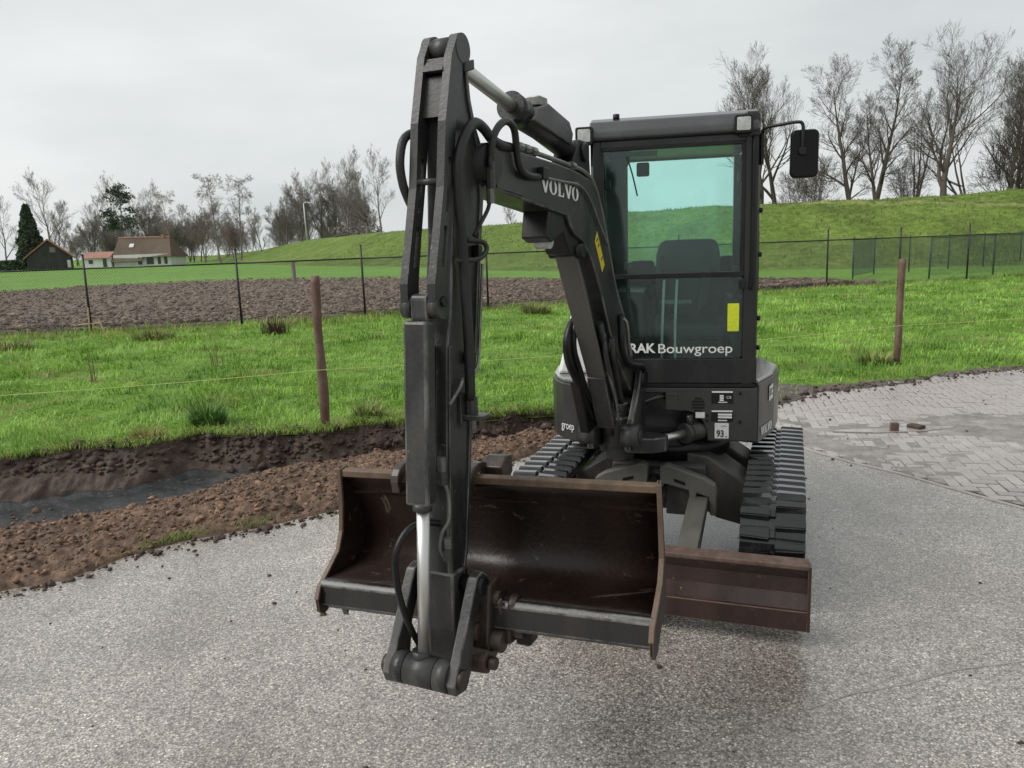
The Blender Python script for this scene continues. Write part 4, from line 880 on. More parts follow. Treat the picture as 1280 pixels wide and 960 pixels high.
g = G(FU); g.tube([(-.22, CF + .006, 2.24), (-.19, CF + .004, 2.14), (-.165, CF + .004, 2.03)], .004, 6); g.box(-.31, -.06, CF + .022, CF + .04, 2.235, 2.262); g.build('wiper', M_BLACK, cab)
g = G(FU); g.prism('v', rrect(-.19, -.115, 2.165, 2.245, .012), .10, .12); g.build('inside_mirror', M_BLACK, cab, bev=.004)
# seat and controls
g = G(FU); g.prism('v', [(-.085, 1.30), (-.08, 1.70), (-.06, 1.77), (-.03, 1.79), (.26, 1.79), (.29, 1.77), (.305, 1.70), (.31, 1.30)], .28, .40); seat = g.build('seat', M_SEAT, EXC, bev=.025)
g = G(FU); g.prism('u', rrect(-.16, .34, 1.22, 1.33, .04), -.09, .315); g.build('cushion', M_SEAT, seat, bev=.02)
g = G(FU); g.box(-.04, .26, -.08, .36, 1.05, 1.22); g.build('pedestal', M_BLACK, seat, bev=.01)
for u0, u1 in ((-.02, .06), (.17, .25)): g = G(FU); g.prism('v', [(u0, 1.33), (u0 + .02, 1.55), (u1 + .01, 1.62), (u1, 1.40)], .265, .29); g.build('back_bolster', M_SEAT, seat, bev=.01)
for u0, u1, h in ((-.33, -.14, 1.50), (.335, .42, 1.46)):
    g = G(FU); g.box(u0, u1, -.10, .62, 1.05, h); co = g.build('console', M_BLACK, EXC, bev=.02)
    uc = (u0 + u1) / 2; g = G(FU); g.tube([(uc, -.06, h), (uc, -.07, h + .08), (uc, -.075, h + .10)], .012, 8); g.cyl((uc, -.076, h + .09), (uc, -.085, h + .17), .024, 12, .02); g.build('joystick', M_BLACK, co, True)
g = G(FU); g.box(-.26, -.10, .60, .72, 1.5, 1.66); g.box(.31, .40, .5, .7, 1.4, 1.68); g.build('rear_shelf', M_BLACK, EXC, bev=.02)
for u in (-.035, .035): g = G(FU); g.tube([(u * 1.1, CF + .08, 1.08), (u, CF + .07, 1.3), (u + .01, CF + .10, 1.575)], .0075, 8); g.build('travel_lever', M_MINT, EXC, True)
g = G(FU); g.prism('v', rrect(-.05, .13, 1.42, 1.44, .008), .0, .03); g.build('seat_rail', M_STEELPIPE, seat)
g = G(FU); g.prism('v', rrect(.12, .19, 1.27, 1.305, .003), -.14, -.137); g.build('yellow_label', M_YELLOW, seat)
sign('lime_sticker', .312, .372, 1.295, 1.445, M_LIME, CF + .009, .002, cab)
lettering('lettering', 'RAK', FU.w(-.212, CF + .0105, 1.178), FU.u, (0, 0, 1), .054, .142, M_LETTER, cab, .03)
lettering('lettering', 'Bouwgroep', FU.w(-.055, CF + .0105, 1.160), FU.u, (0, 0, 1), .068, .395, M_LETTER, cab, .004)
g = G(FU); g.prism('v', rrect(.24, .37, 1.50, 1.60, .015), -.02, .03); g.build('monitor', M_BLACK, EXC, bev=.006)
g = G(FU); g.tube([(.30, .0, 1.40), (.30, .0, 1.50)], .012, 8); g.build('monitor_stalk', M_BLACK, EXC, True)
for u in (-.10, .10): g = G(FU); g.box(u - .04, u + .04, CF + .10, CF + .22, 1.06, 1.085); g.build('pedal', M_RUBBER, EXC, bev=.005)
for k in range(9): g = G(FU); g.box(-.26 + k * .035, -.25 + k * .035, .70, .735, 1.1, 1.55); g.build('bulkhead_rib', M_SEAT, EXC, bev=.003)
g = G(FU); g.box(-.05, -.03, .26, .29, 1.33, 1.70) ; g.build('seat_belt', M_BLACK, seat)
# work lights and mirror
for (u, z, v) in ((.375, 2.362, -.41), (-.442, 2.352, -.40)):
    g = G(FU); g.prism('v', rrect(u - .047, u + .047, z - .046, z + .046, .012), v, v + .055); wl = g.build('work_light', M_BLACK, EXC, bev=.005)
    g = G(FU); g.prism('v', rrect(u - .034, u + .034, z - .033, z + .033, .008), v - .004, v + .002); g.build('lens', M_LENS, wl, bev=.002)
    g = G(FU); g.box(u - .02, u + .02, v + .03, v + .06, z - .10 if u < 0 else z - .06, z - .04); g.build('bracket', M_BLACK, wl)
g = G(FU); g.prism('v', rrect(-.465, -.425, 2.20, 2.32, .018), -.34, -.30); g.build('lamp_stay', M_BLACK, EXC, bev=.005)
g = G(FU); g.prism('v', rrect(.602, .738, 2.078, 2.314, .028, 5), -.425, -.395); mr = g.build('mirror', M_MIRROR, EXC, bev=.010)
g = G(FU); g.tube([(.470, -.34, 2.20), (.472, -.35, 2.31), (.485, -.37, 2.338), (.54, -.39, 2.345), (.63, -.43, 2.350), (.655, -.436, 2.335), (.657, -.438, 2.28), (.655, -.436, 2.215)], .0085, 10); g.build('mirror_arm', M_BLACK, mr, True)
g = G(FU); g.prism('v', rrect(.64, .675, 2.19, 2.225, .01), -.445, -.42); g.build('clamp', M_BLACK, mr, bev=.003)
g = G(FU); g.box(.466, .482, -.355, -.32, 2.16, 2.32); g.build('mirror_bracket', M_BLACK, mr, bev=.004)

# --- king post
g = G(FU); g.box(-.36, -.17, -.60, -.20, .672, .715); g.box(-.36, -.17, -.60, -.20, .875, .915); g.build('swing_bracket', M_PAINT, EXC, bev=.012)
g = G(FB); g.cyl((0, 0, .64), (0, 0, .95), .062, 22); g.cyl((0, 0, .715), (0, 0, .875), .085, 22)
for s in (1, -1):
    g.prism('u', [(-.16, .72), (.10, .70), (.13, .82), (.15, .95), (.155, 1.09), (.12, 1.13), (.06, 1.12), (.0, 1.0), (-.10, .88), (-.18, .83)], s * .085, s * .118)
g.prism('z', [(.085, -.12), (.22, -.08), (.27, -.03), (.27, .03), (.2, .06), (.085, .08)], .70, .78)
kp = g.build('king_post', M_PAINT, EXC, bev=.008)
for s in (1, -1):
    g = G(FB); g.cyl((s * .07, -.13, .80), (s * .16, -.13, .80), .062, 22); g.cyl((s * .155, -.13, .80), (s * .168, -.13, .80), .035, 14); g.build('pin_boss', M_PAINT, kp, True)
    g = G(FB); g.cyl((s * .08, .10, 1.06), (s * .13, .10, 1.06), .045, 18); g.build('foot_pin', M_BLACK, kp, True)
g = G(FU); g.cyl((-.06, -.555, .735), (.10, -.40, .735), .021, 16); sr = g.build('swing_cylinder', M_CHROME, EXC, True)
g = G(FU); g.cyl((.095, -.405, .735), (.24, -.26, .735), .05, 20); g.cyl((.085, -.415, .735), (.11, -.39, .735), .056, 20); g.cyl((.115, -.39, .77), (.115, -.39, .835), .016, 12); g.build('barrel', M_PAINT, sr, True)
g = G(FU); g.tube([(-.13, -.37, .90), (-.05, -.36, .93), (.0, -.33, .93)], .012, 8); g.build('hose', M_HOSE, EXC, True)

# --- boom
bw = .072
top = [(-1.60, 2.06), (-1.56, 2.122), (-1.274, 2.116), (-.957, 2.103), (-.744, 2.087), (-.60, 2.066), (-.50, 2.035), (-.44, 1.95), (-.40, 1.86), (-.29, 1.68), (-.191, 1.507), (-.083, 1.39), (.06, 1.21), (.13, 1.10), (.12, 1.02), (.06, .99)]
bot = [(.0, 1.02), (-.10, 1.10), (-.20, 1.20), (-.33, 1.36), (-.46, 1.56), (-.58, 1.71), (-.70, 1.80), (-.80, 1.83), (-.853, 1.87), (-.88, 1.905), (-1.286, 1.948), (-1.549, 1.978), (-1.62, 1.99), (-1.64, 2.03)]
g = G(FB); g.prism('u', top + bot, -bw, bw); boom = g.build('boom', M_PAINT, EXC, bev=.007)
g = G(FB); g.cyl((-.085, -1.60, 2.055), (.085, -1.60, 2.055), .068, 26); g.cyl((.085, -1.60, 2.055), (.10, -1.60, 2.055), .045, 22); g.build('boom_head', M_BLACK, boom, True)
g = G(FB); g.prism('u', [(-1.05, 1.93), (-.86, 1.91), (-.78, 1.84), (-.70, 1.80), (-.74, 1.74), (-.82, 1.75), (-.90, 1.84), (-1.02, 1.80), (-1.08, 1.82)], -.055, .055); g.build('cylinder_bracket', M_BLACK, boom, bev=.006)
g = G(FB); g.cyl((-.075, -.72, 1.76), (.08, -.72, 1.76), .03, 16); g.build('bracket_pin', M_BLACK, boom, True)
g = G(FB); g.cyl((-.03, -.98, 1.815), (.03, -.98, 1.815), .04, 16); g.build('boom_lamp', M_LENS, boom, True)
# seam plate on the side
G(FB).prism('u', [(-1.56, 2.03), (-1.35, 2.0), (-1.33, 1.965), (-1.55, 1.985)], bw, bw + .004).build('side_plate', M_PAINT, boom)
raw('lettering', [FB.w(bw + .0018, -1.172 + .412 * x / 4.4, 1.990 - .024 * x / 4.4 + .055 * y) for x, y in VOL[0]], VOL[1], M_LETTER, boom, fix=False)
st = [(-.552, 1.79), (-.54, 1.825), (-.455, 1.775), (-.41, 1.695), (-.462, 1.662)]
raw('warning_sticker', [FB.w(bw + .0018, v, z) for v, z in ((-.555, 1.80), (-.52, 1.845), (-.415, 1.69), (-.455, 1.655))], [(0, 1, 2, 3)], M_YELLOW, boom, fix=False)
for k, (v, z) in enumerate(((-.515, 1.79), (-.495, 1.765), (-.45, 1.705))):
    raw('sticker_mark', [FB.w(bw + .0026, v + a, z + b) for a, b in ((-.018, .012), (.0, .026), (.006, .018), (-.012, .004))], [(0, 1, 2, 3)], M_BLACK, boom, fix=False)
for (pts, r, m) in (([(.062, -1.335, 2.135), (.062, -1.192, 2.128), (.062, -.931, 2.115), (.062, -.803, 2.106), (.062, -.675, 2.098), (.066, -.541, 2.055), (.066, -.43, 1.93), (.066, -.345, 1.78), (.066, -.25, 1.60), (.066, -.13, 1.45), (.066, .0, 1.30)], .010, M_STEELPIPE),
                    ([(.083, -1.20, 2.04), (.083, -.982, 2.035), (.083, -.779, 2.03), (.083, -.65, 1.985), (.083, -.52, 1.88), (.083, -.40, 1.78)], .006, M_STEELPIPE),
                    ([(.045, -1.30, 2.135), (.045, -.9, 2.12), (.045, -.62, 2.085), (.05, -.46, 1.98), (.05, -.32, 1.76)], .008, M_HOSE)):
    g = G(FB); g.tube(pts, r, 8); g.build('pipe', m, boom, True)
for v, z in ((-1.335, 2.135), (-1.28, 2.133), (-1.21, 2.13), (-.80, 2.108), (-.78, 2.03)):
    g = G(FB); g.cyl((.062, v - .02, z), (.062, v + .02, z), .018, 8); g.build('fitting', M_STEELPIPE, boom)
g = G(FB); g.box(.072, .10, -1.20, -1.15, 2.03, 2.075); g.build('hose_clamp', M_BLACK, boom, bev=.004)
# boom cylinder with dusty guard
p0, p1 = (-.70, 1.765), (-.30, 1.17)
g = G(FB); g.strip((-.735, 1.745), (-.335, 1.145), .012, .012, -.046, .046); bcy = g.build('boom_cylinder', M_SLAB, EXC, bev=.004)
g = G(FB); g.cyl((0, *p0), (0, *p1), .036, 20); g.cyl((.052, -.44, 1.42), (.052, -.33, 1.22), .018, 12); g.build('barrel', M_PAINT, bcy, True)
g = G(FB); g.cyl((0, *p1), (0, -.13, .80), .022, 16); g.build('piston_rod', M_STEELPIPE, bcy, True)
g = G(FB); g.strip((-.33, 1.15), (-.18, .86), .028, .025, -.046, .046); g.build('rod_guard', M_PAINT, bcy, bev=.005)
# arm cylinder
g = G(FB); g.cyl((0, -1.22, 2.283), (0, -.62, 2.175), .046, 22); g.cyl((0, -1.26, 2.290), (0, -1.17, 2.274), .054, 22); ac = g.build('arm_cylinder', M_PAINT, EXC, True)
g = G(FB); g.cyl((0, -1.66, 2.362), (0, -1.22, 2.283), .0235, 18); g.build('piston_rod', M_CHROME, ac, True)
g = G(FB); g.prism('u', [(-1.19, 2.245), (-1.12, 2.30), (-1.03, 2.325), (-.80, 2.285), (-.76, 2.24), (-.78, 2.195)], -.058, .058); g.build('guard', M_PAINT, ac, bev=.006)
g = G(FB); g.box(-.02, .05, -1.10, -1.02, 2.31, 2.345); g.build('valve_block', M_STEELPIPE, ac, bev=.004)
g = G(FB); g.prism('u', [(-.80, 2.08), (-.72, 2.17), (-.66, 2.23), (-.58, 2.23), (-.54, 2.18), (-.52, 2.04)], -.05, .05); g.cyl((-.065, -.62, 2.18), (.065, -.62, 2.18), .04, 18); g.build('anchor', M_BLACK, ac, bev=.005)
g = G(FB); g.tube([(-.03, -.84, 2.25), (-.04, -.76, 2.26), (-.04, -.70, 2.20), (-.03, -.68, 2.10)], .013, 8); g.build('hose', M_HOSE, EXC, True)

# --- arm (stick)
armp = [(-1.735, 2.42), (-1.76, 2.30), (-1.79, 2.1), (-1.81, 1.85), (-1.85, 1.60), (-1.88, 1.50), (-1.91, 1.19), (-1.937, .86), (-1.945, .60), (-1.94, .50), (-1.91, .47), (-1.855, .50), (-1.84, .70), (-1.851, .767), (-1.824, .817), (-1.785, 1.05), (-1.744, 1.307), (-1.693, 1.483), (-1.642, 1.79), (-1.61, 1.95), (-1.59, 2.03), (-1.60, 2.10), (-1.642, 2.164), (-1.672, 2.244), (-1.688, 2.359), (-1.69, 2.42)]
g = G(FB); g.prism('u', armp, -.046, .046); arm = g.build('arm', M_PAINT, EXC, bev=.006)
# raised rims on the visible flank
for s in (1, -1):
    g = G(FB); g.prism('u', [(-1.69, 2.42), (-1.688, 2.359), (-1.672, 2.244), (-1.642, 2.164), (-1.60, 2.10), (-1.59, 2.03), (-1.61, 1.95), (-1.642, 1.79), (-1.693, 1.483), (-1.744, 1.307), (-1.785, 1.05), (-1.824, .817), (-1.851, .767), (-1.862, .767), (-1.838, .825), (-1.80, 1.05), (-1.76, 1.30), (-1.71, 1.48), (-1.66, 1.79), (-1.632, 1.95), (-1.63, 2.08), (-1.66, 2.16), (-1.688, 2.24), (-1.702, 2.36), (-1.706, 2.42)], s * .044, s * .054); g.build('rim', M_PAINT, arm, bev=.003)
    g = G(FB); g.prism('u', [(-1.88, 1.50), (-1.91, 1.19), (-1.937, .86), (-1.94, .60), (-1.925, .60), (-1.92, .86), (-1.893, 1.19), (-1.862, 1.50)], s * .044, s * .054); g.build('rim', M_PAINT, arm, bev=.003)
zst = [2.42, 2.357, 2.254, 2.162, 2.07, 1.973, 1.90, 1.819, 1.76, 1.694, 1.64]
fz = [2.43, 2.357, 2.254, 2.162, 1.973, 1.819, 1.694, 1.62]; fvv = [-1.745, -1.793, -1.823, -1.850, -1.880, -1.923, -1.960, -1.962]
bz = [2.43, 2.30, 2.16, 1.973, 1.819, 1.70, 1.62]; bvv = [-1.69, -1.735, -1.785, -1.828, -1.868, -1.895, -1.90]
ff = lambda z: float(np.interp(-z, [-a for a in fz], fvv)); bf2 = lambda z: float(np.interp(-z, [-a for a in bz], bvv))
slots = [(2.06, 1.90), (1.86, 1.74)]
for s in (1, -1):
    g = G(FB); zz = sorted(set(zst + [a for sl in slots for a in sl]), reverse=True)
    for za, zb in zip(zz[:-1], zz[1:]):
        zm = (za + zb) / 2; hole = any(b < zm < a for a, b in slots)
        for (f0, f1) in (((0, .42), (.74, 1)) if hole else ((0, 1),)):
            P = [(ff(za) + (bf2(za) - ff(za)) * f0, za), (ff(za) + (bf2(za) - ff(za)) * f1, za), (ff(zb) + (bf2(zb) - ff(zb)) * f1, zb), (ff(zb) + (bf2(zb) - ff(zb)) * f0, zb)]
            g.prism('u', P, s * .034, s * .060)
    fl_ = g.build('flange', M_PAINT, arm)
    bm = bmesh.new(); bm.from_mesh(fl_.data); bmesh.ops.remove_doubles(bm, verts=bm.verts, dist=.0004); dl = [f for f in bm.faces if all(len(e.link_faces) > 2 for e in f.edges)]
    bm.to_mesh(fl_.data); bm.free()
    g = G(FB); g.cyl((s * .030, -1.928, 1.625), (s * .063, -1.928, 1.625), .036, 22); g.build('eye', M_PAINT, arm, True)
    g = G(FB); g.cyl((s * .060, -1.928, 1.640), (s * .074, -1.928, 1.640), .016, 8); g.build('bolt', M_BLACK, arm)
    g = G(FB); g.cyl((s * .030, -1.722, 2.385), (s * .062, -1.722, 2.385), .044, 22); g.build('boss', M_PAINT, arm, True)
    g = G(FB); g.prism('u', [(-1.725, 2.345), (-1.725, 2.315), (-1.66, 2.335), (-1.66, 2.365)], s * .05, s * .066); g.build('boss_block', M_BLACK, arm, bev=.004)
g = G(FB); g.prism('u', [(-1.945, .79), (-1.952, .60), (-1.945, .49), (-1.90, .462), (-1.85, .49), (-1.84, .60), (-1.84, .78)], -.060, .060); g.build('arm_end', M_PAINT, arm, bev=.008)
g = G(FB); g.cyl((-.034, -1.735, 2.385), (.034, -1.735, 2.385), .034, 20); g.build('top_pin', M_PAINT, arm, True)
g = G(FB); g.prism('u', [(-1.785, 2.352), (-1.812, 2.312), (-1.79, 2.308), (-1.765, 2.345)], -.034, .034); g.prism('u', [(-1.79, 2.30), (-1.82, 2.18), (-1.80, 2.18), (-1.77, 2.30)], -.034, .034); g.build('web', M_PAINT, arm)
g = G(FB); g.cyl((-.034, -1.868, 1.99), (.034, -1.868, 1.99), .010, 12); g.build('cross_bar', M_PAINT, arm, True)
g = G(FB); g.box(-.03, .03, -1.93, -1.86, 1.10, 1.12) ; g.prism('u', [(-1.90, 1.5), (-1.93, 1.2), (-1.915, 1.2), (-1.885, 1.5)], .0, .008); g.build('recess_rib', M_BLACK, arm)
for z in (1.78, 1.45):
    g = G(FB); g.box(.05, .074, -1.70 - (1.78 - z) * .25, -1.67 - (1.78 - z) * .25, z - .02, z + .02); g.build('clip', M_BLACK, arm, bev=.003)
# bucket cylinder
g = G(FB); g.strip((-1.957, 1.585), (-2.002, 1.030), .028, .028, -.044, .038); bk = g.build('bucket_cylinder', M_PAINT, EXC, bev=.010)
g = G(FB); g.prism('u', rrect(-1.962, -1.905, 1.575, 1.665, .02), -.028, .028); g.build('cylinder_eye', M_PAINT, bk, bev=.006)
g = G(FB); g.cyl((0, -2.000, 1.035), (0, -2.003, 1.012), .030, 22); g.build('gland', M_PAINT, bk, True)
g = G(FB); g.cyl((0, -1.997, 1.03), (0, -2.038, .54), .0205, 20); g.build('piston_rod', M_CHROME, bk, True)
# linkage
lp, tp = (-1.885, .738), (-2.043, .503)
g = G(FB)
for a, b in ((-.100, -.058), (-.055, .048), (.051, .098)): g.cyl((a, *tp), (b, *tp), .050, 26)
g.cyl((-.012, -2.04, .53), (-.012, -2.038, .57), .028, 14)
tb = g.build('link_tube', M_PAINT, EXC, True)
for s in (1, -1):
    g = G(FB); g.prism('u', [(-2.088, .500), (-2.075, .462), (-2.01, .448), (-1.970, .50), (-1.945, .61), (-1.90, .685), (-1.845, .71), (-1.835, .755), (-1.872, .782), (-1.915, .775), (-1.95, .72), (-2.04, .57)], s * .096, s * .130); lk = g.build('link', M_PAINT, EXC, bev=.006)
    g = G(FB); g.cyl((s * .05, *lp), (s * .142, *lp), .028, 18); g.build('link_pin', M_BLACK, lk, True)
    g = G(FB); g.cyl((s * .12, *tp), (s * .142, *tp), .030, 18); g.build('tube_pin', M_COUPLER, lk, True)
# quick coupler
g = G(FB)
for s in (1, -1): g.prism('u', [(-1.95, .50), (-1.90, .46), (-1.78, .50), (-1.70, .58), (-1.70, .68), (-1.76, .72), (-1.84, .70), (-1.87, .64), (-1.93, .57)], s * .055, s * .095)
g.box(-.09, .09, -1.80, -1.72, .53, .66)
g.prism('u', [(-1.875, .735), (-1.80, .745), (-1.745, .68), (-1.74, .58), (-1.79, .50), (-1.86, .475), (-1.91, .50), (-1.90, .60)], .095, .155)
g.prism('u', [(-1.85, .66), (-1.78, .67), (-1.75, .60), (-1.79, .52), (-1.85, .53)], .155, .205)
cp = g.build('quick_coupler', M_COUPLER, EXC, bev=.008)
for (u0, u1, v, z, r) in ((.09, .150, -1.835, .672, .054), (.145, .172, -1.835, .680, .030), (.09, .175, -1.800, .585, .058), (.17, .235, -1.79, .575, .046), (.20, .225, -1.815, .655, .038), (.09, .19, -1.86, .545, .04), (.09, .125, -1.905, .590, .032), (.10, .165, -1.925, .505, .045), (.165, .190, -1.92, .500, .022), (-.12, -.09, -1.85, .66, .04)):
    g = G(FB); g.cyl((u0, v, z), (u1, v, z), r, 16 if r != .045 else 6, r * .9); g.build('coupler_pin', M_COUPLER, cp, r < .045, bev=.004)
g = G(FB); g.box(.20, .255, -1.80, -1.73, .505, .60); g.build('coupler_hook', M_BLACK, cp, bev=.01)
g = G(FB); g.strip((-1.86, .685), (-1.84, .63), .012, .012, .172, .182); g.build('locking_tab', M_RUSTTOP, cp, bev=.003)

# --- bucket, tilted a little
class FrTilt(Fr):
    def __init__(s, fr, tilt, cz_): s.f = fr; s.t = tilt; s.cz = cz_; s.yaw = fr.yaw
    def w(s, u, v, z):
        u = u * (1 - .30 * max(0., v + 1.70)); ct, st_ = math.cos(s.t), math.sin(s.t); return s.f.w(u * ct - (z - s.cz) * st_, v, s.cz + u * st_ + (z - s.cz) * ct)
FK = FrTilt(FM, math.radians(2.3), .80)
BW, BC = .590, .0
inner_p = [(-1.66, 1.006), (-1.638, .965), (-1.622, .93), (-1.606, .88), (-1.596, .83), (-1.591, .78), (-1.591, .745), (-1.598, .715), (-1.613, .692), (-1.638, .677), (-1.675, .669), (-1.73, .667), (-1.79, .668), (-1.83, .669)]
def offs(P, d):
    out = []
    for i in range(len(P)):
        a = Vector(P[max(i - 1, 0)]); b = Vector(P[min(i + 1, len(P) - 1)]); t_ = (b - a).normalized(); n_ = Vector((-t_.y, t_.x)); out.append((P[i][0] + n_.x * d, P[i][1] + n_.y * d))
    return out
g = G(FK); g.prism('u', inner_p + offs(inner_p, .014)[::-1], BC - BW, BC + BW); bu = g.build('bucket', M_BUCK_IN, EXC, True)
G(FK).prism('u', [(-1.676, 1.000), (-1.676, 1.024), (-1.650, 1.030), (-1.635, 1.01), (-1.65, .998)], BC - BW - .004, BC + BW + .004).build('top_edge', M_BUCK_EDGE, bu, bev=.003)
G(FK).prism('u', [(-1.824, .672), (-1.846, .669), (-1.857, .655), (-1.864, .585), (-1.852, .570), (-1.838, .578), (-1.834, .64), (-1.82, .652)], BC - BW - .01, BC + BW + .006).build('lip', M_LIP, bu, bev=.004)
for s in (1, -1):
    P = [(-1.678, 1.03), (-1.64, 1.035), (-1.612, .965), (-1.588, .89), (-1.574, .80), (-1.574, .73), (-1.59, .68), (-1.63, .65), (-1.70, .635), (-1.77, .60), (-1.83, .553), (-1.86, .545), (-1.882, .565), (-1.884, .61), (-1.862, .65), (-1.80, .69), (-1.735, .735), (-1.70, .80), (-1.684, .90)]
    m = M_BUCK_IN
    g = G(FK); g.prism('u', P, s * BW, s * (BW + .013)); sp = g.build('side_plate', m, bu, bev=.003)
    n = len(P); rimp = [P[i] for i in (18, 17, 16, 15, 14, 13)]; rimp = [P[0]] + rimp
    io = offs(rimp, .006); oo = offs(rimp, -.004)
    g = G(FK); g.prism('u', oo + io[::-1], s * (BW - .002), s * (BW + .015)); g.build('worn_rim', M_BUCK_EDGE, sp, bev=.002)
G(FK).prism('u', [(-1.628, .934), (-1.620, .938), (-1.614, .926), (-1.622, .922)], BC - BW, BC + BW).build('weld_seam', M_BUCK_IN, bu)
for uu in (-.335, -.055):
    s = 1
    g = G(FK); arc = [(-1.70 + .0 * k, .99) for k in range(1)]
    o_ = [(-1.64 + .085 * math.cos(a), 1.005 + .062 * math.sin(a)) for a in np.linspace(math.radians(200), math.radians(-30), 12)]
    i_ = [(-1.64 + .055 * math.cos(a), 1.0 + .034 * math.sin(a)) for a in np.linspace(math.radians(200), math.radians(-30), 12)]
    g.prism('u', o_ + i_[::-1], uu - .012, uu + .02); g.box(uu - .012, uu + .02, -1.72, -1.66, .965, .99); g.build('ear', M_COUPLER, bu, bev=.004)
g = G(FK); g.prism('u', [(-1.60, 1.04), (-1.55, 1.07), (-1.50, 1.06), (-1.50, 1.0), (-1.58, .95)], -.05, .03); g.build('ear_plate', M_COUPLER, bu, bev=.005)
g = G(FK); g.prism('u', [(-1.85, .572), (-1.83, .572), (-1.84, .545)], BC - BW + .07, BC - BW + .09); g.build('lug', M_LIP, bu)
# hanger between coupler and bucket back
g = G(FB)
for s in (1, -1): g.prism('u', [(-1.80, .54), (-1.70, .52), (-1.60, .56), (-1.57, .66), (-1.70, .65), (-1.80, .66)], s * .10, s * .12)
g.build('bucket_hanger', M_COUPLER, EXC, bev=.004)

# --- hoses
def hose(pts, r, m=M_HOSE, name='hose'):
    g = G(FB); g.tube(pts, r, 10); return g.build(name, m, EXC, True)
hose([(.075, -1.803, 1.32), (.075, -1.797, 1.497), (.072, -1.796, 1.671), (.07, -1.803, 1.817), (.07, -1.815, 1.958), (.075, -1.811, 2.051), (.08, -1.768, 2.129), (.08, -1.707, 2.169), (.08, -1.648, 2.162), (.085, -1.594, 2.131), (.08, -1.517, 2.122), (.065, -1.409, 2.125)], .0165)
hose([(.09, -1.634, 1.958), (.09, -1.622, 2.028), (.095, -1.62, 2.115), (.095, -1.568, 2.172), (.095, -1.499, 2.198), (.095, -1.443, 2.178), (.09, -1.416, 2.108), (.09, -1.393, 2.057), (.088, -1.326, 2.037), (.084, -1.21, 2.038)], .0125)
hose([(.09, -1.634, 1.958), (.085, -1.643, 1.915), (.08, -1.687, 1.87), (.065, -1.713, 1.828)], .0065)
hose([(-.05, -1.79, 2.15), (-.08, -1.852, 2.125), (-.082, -1.885, 2.058), (-.08, -1.882, 1.993), (-.075, -1.861, 1.942), (-.055, -1.84, 1.88)], .0135)
hose([(.06, -1.829, 1.755), (.095, -1.75, 1.757), (.10, -1.698, 1.783), (.09, -1.701, 1.808), (.06, -1.755, 1.816)], .008)
hose([(.03, -1.908, .938), (-.02, -1.965, .958), (-.05, -2.02, .945), (-.066, -2.060, .89), (-.068, -2.066, .814), (-.06, -2.056, .719), (-.05, -2.03, .63), (-.04, -2.0, .56)], .0105, M_BLACK)
hose([(.062, -1.655, 1.739), (.062, -1.701, 1.484), (.066, -1.73, 1.415), (.06, -1.766, 1.395)], .005, M_STEELPIPE, 'pipe')
hose([(.05, -1.952, 1.10), (.058, -1.94, 1.043), (.058, -1.945, .97), (.04, -1.96, .93), (.03, -1.96, .88), (.04, -1.955, .85)], .006, M_STEELPIPE, 'pipe')
hose([(.06, -1.82, 1.395), (.07, -1.86, 1.37), (.05, -1.895, 1.32)], .0065, M_STEELPIPE, 'pipe')
for (u, v, z0, z1, r) in ((.075, -1.800, 1.32, 1.37, .016), (.075, -1.797, 1.255, 1.33, .020), (.075, -1.797, 1.225, 1.26, .013), (.045, -1.95, 1.12, 1.17, .013), (.045, -1.95, 1.085, 1.125, .018), (.05, -1.945, .87, .91, .013), (.05, -1.95, .84, .875, .017), (.09, -1.634, 1.93, 1.975, .013), (.09, -1.628, 1.975, 2.06, .0155)):
    g = G(FB); g.cyl((u, v, z0), (u, v, z1), r, 8); g.build('hose_fitting', M_STEELPIPE if r < .0155 else M_PAINT, EXC)
g = G(FB); g.prism('z', rrect(.05, .13, -1.83, -1.77, .015), 1.262, 1.275); g.box(.046, .06, -1.84, -1.78, 1.25, 1.34); g.build('fitting_plate', M_PAINT, EXC, bev=.002)
hose([(-.07, -.38, 1.447), (-.08, -.46, 1.41), (-.085, -.51, 1.335), (-.085, -.49, 1.237), (-.085, -.40, 1.143), (-.08, -.30, 1.02), (-.07, -.2, .90)], .022, M_BLACK, 'hose_sleeve')
hose([(-.05, -.40, 1.46), (-.06, -.47, 1.40), (-.065, -.48, 1.30), (-.06, -.41, 1.18), (-.06, -.32, 1.06), (-.05, -.2, .95)], .016, M_BLACK, 'hose_sleeve')
hose([(.085, -.20, 1.43), (.10, -.25, 1.36), (.10, -.24, 1.27), (.10, -.16, 1.19), (.11, -.02, 1.15), (.12, .08, 1.12), (.11, .11, 1.02)], .017, M_BLACK, 'hose_sleeve')
hose([(.07, -.30, 1.33), (.08, -.33, 1.24), (.075, -.25, 1.12), (.07, -.16, .98)], .016)
hose([(.05, -.37, 1.36), (.065, -.40, 1.28), (.065, -.33, 1.15), (.06, -.24, 1.02), (.05, -.15, .93)], .013, M_PAINT, 'hose')
hose([(.06, -.36, 1.19), (.075, -.27, 1.02), (.07, -.20, .88)], .006, M_STEELPIPE, 'pipe')
hose([(.10, -.22, 1.42), (.115, -.20, 1.39), (.12, -.19, 1.30), (.12, -.16, 1.22)], .009, M_STEELPIPE, 'pipe')
hose([(-.1, -.28, 1.08), (-.1, -.22, .93), (-.09, -.15, .86)], .03, M_BLACK, 'hose_sleeve')
g = G(FB); g.prism('u', [(-.40, 1.12), (-.34, 1.13), (-.18, .84), (-.26, .83)], -.12, -.07); g.build('hose_guard', M_BLACK, EXC, bev=.006)

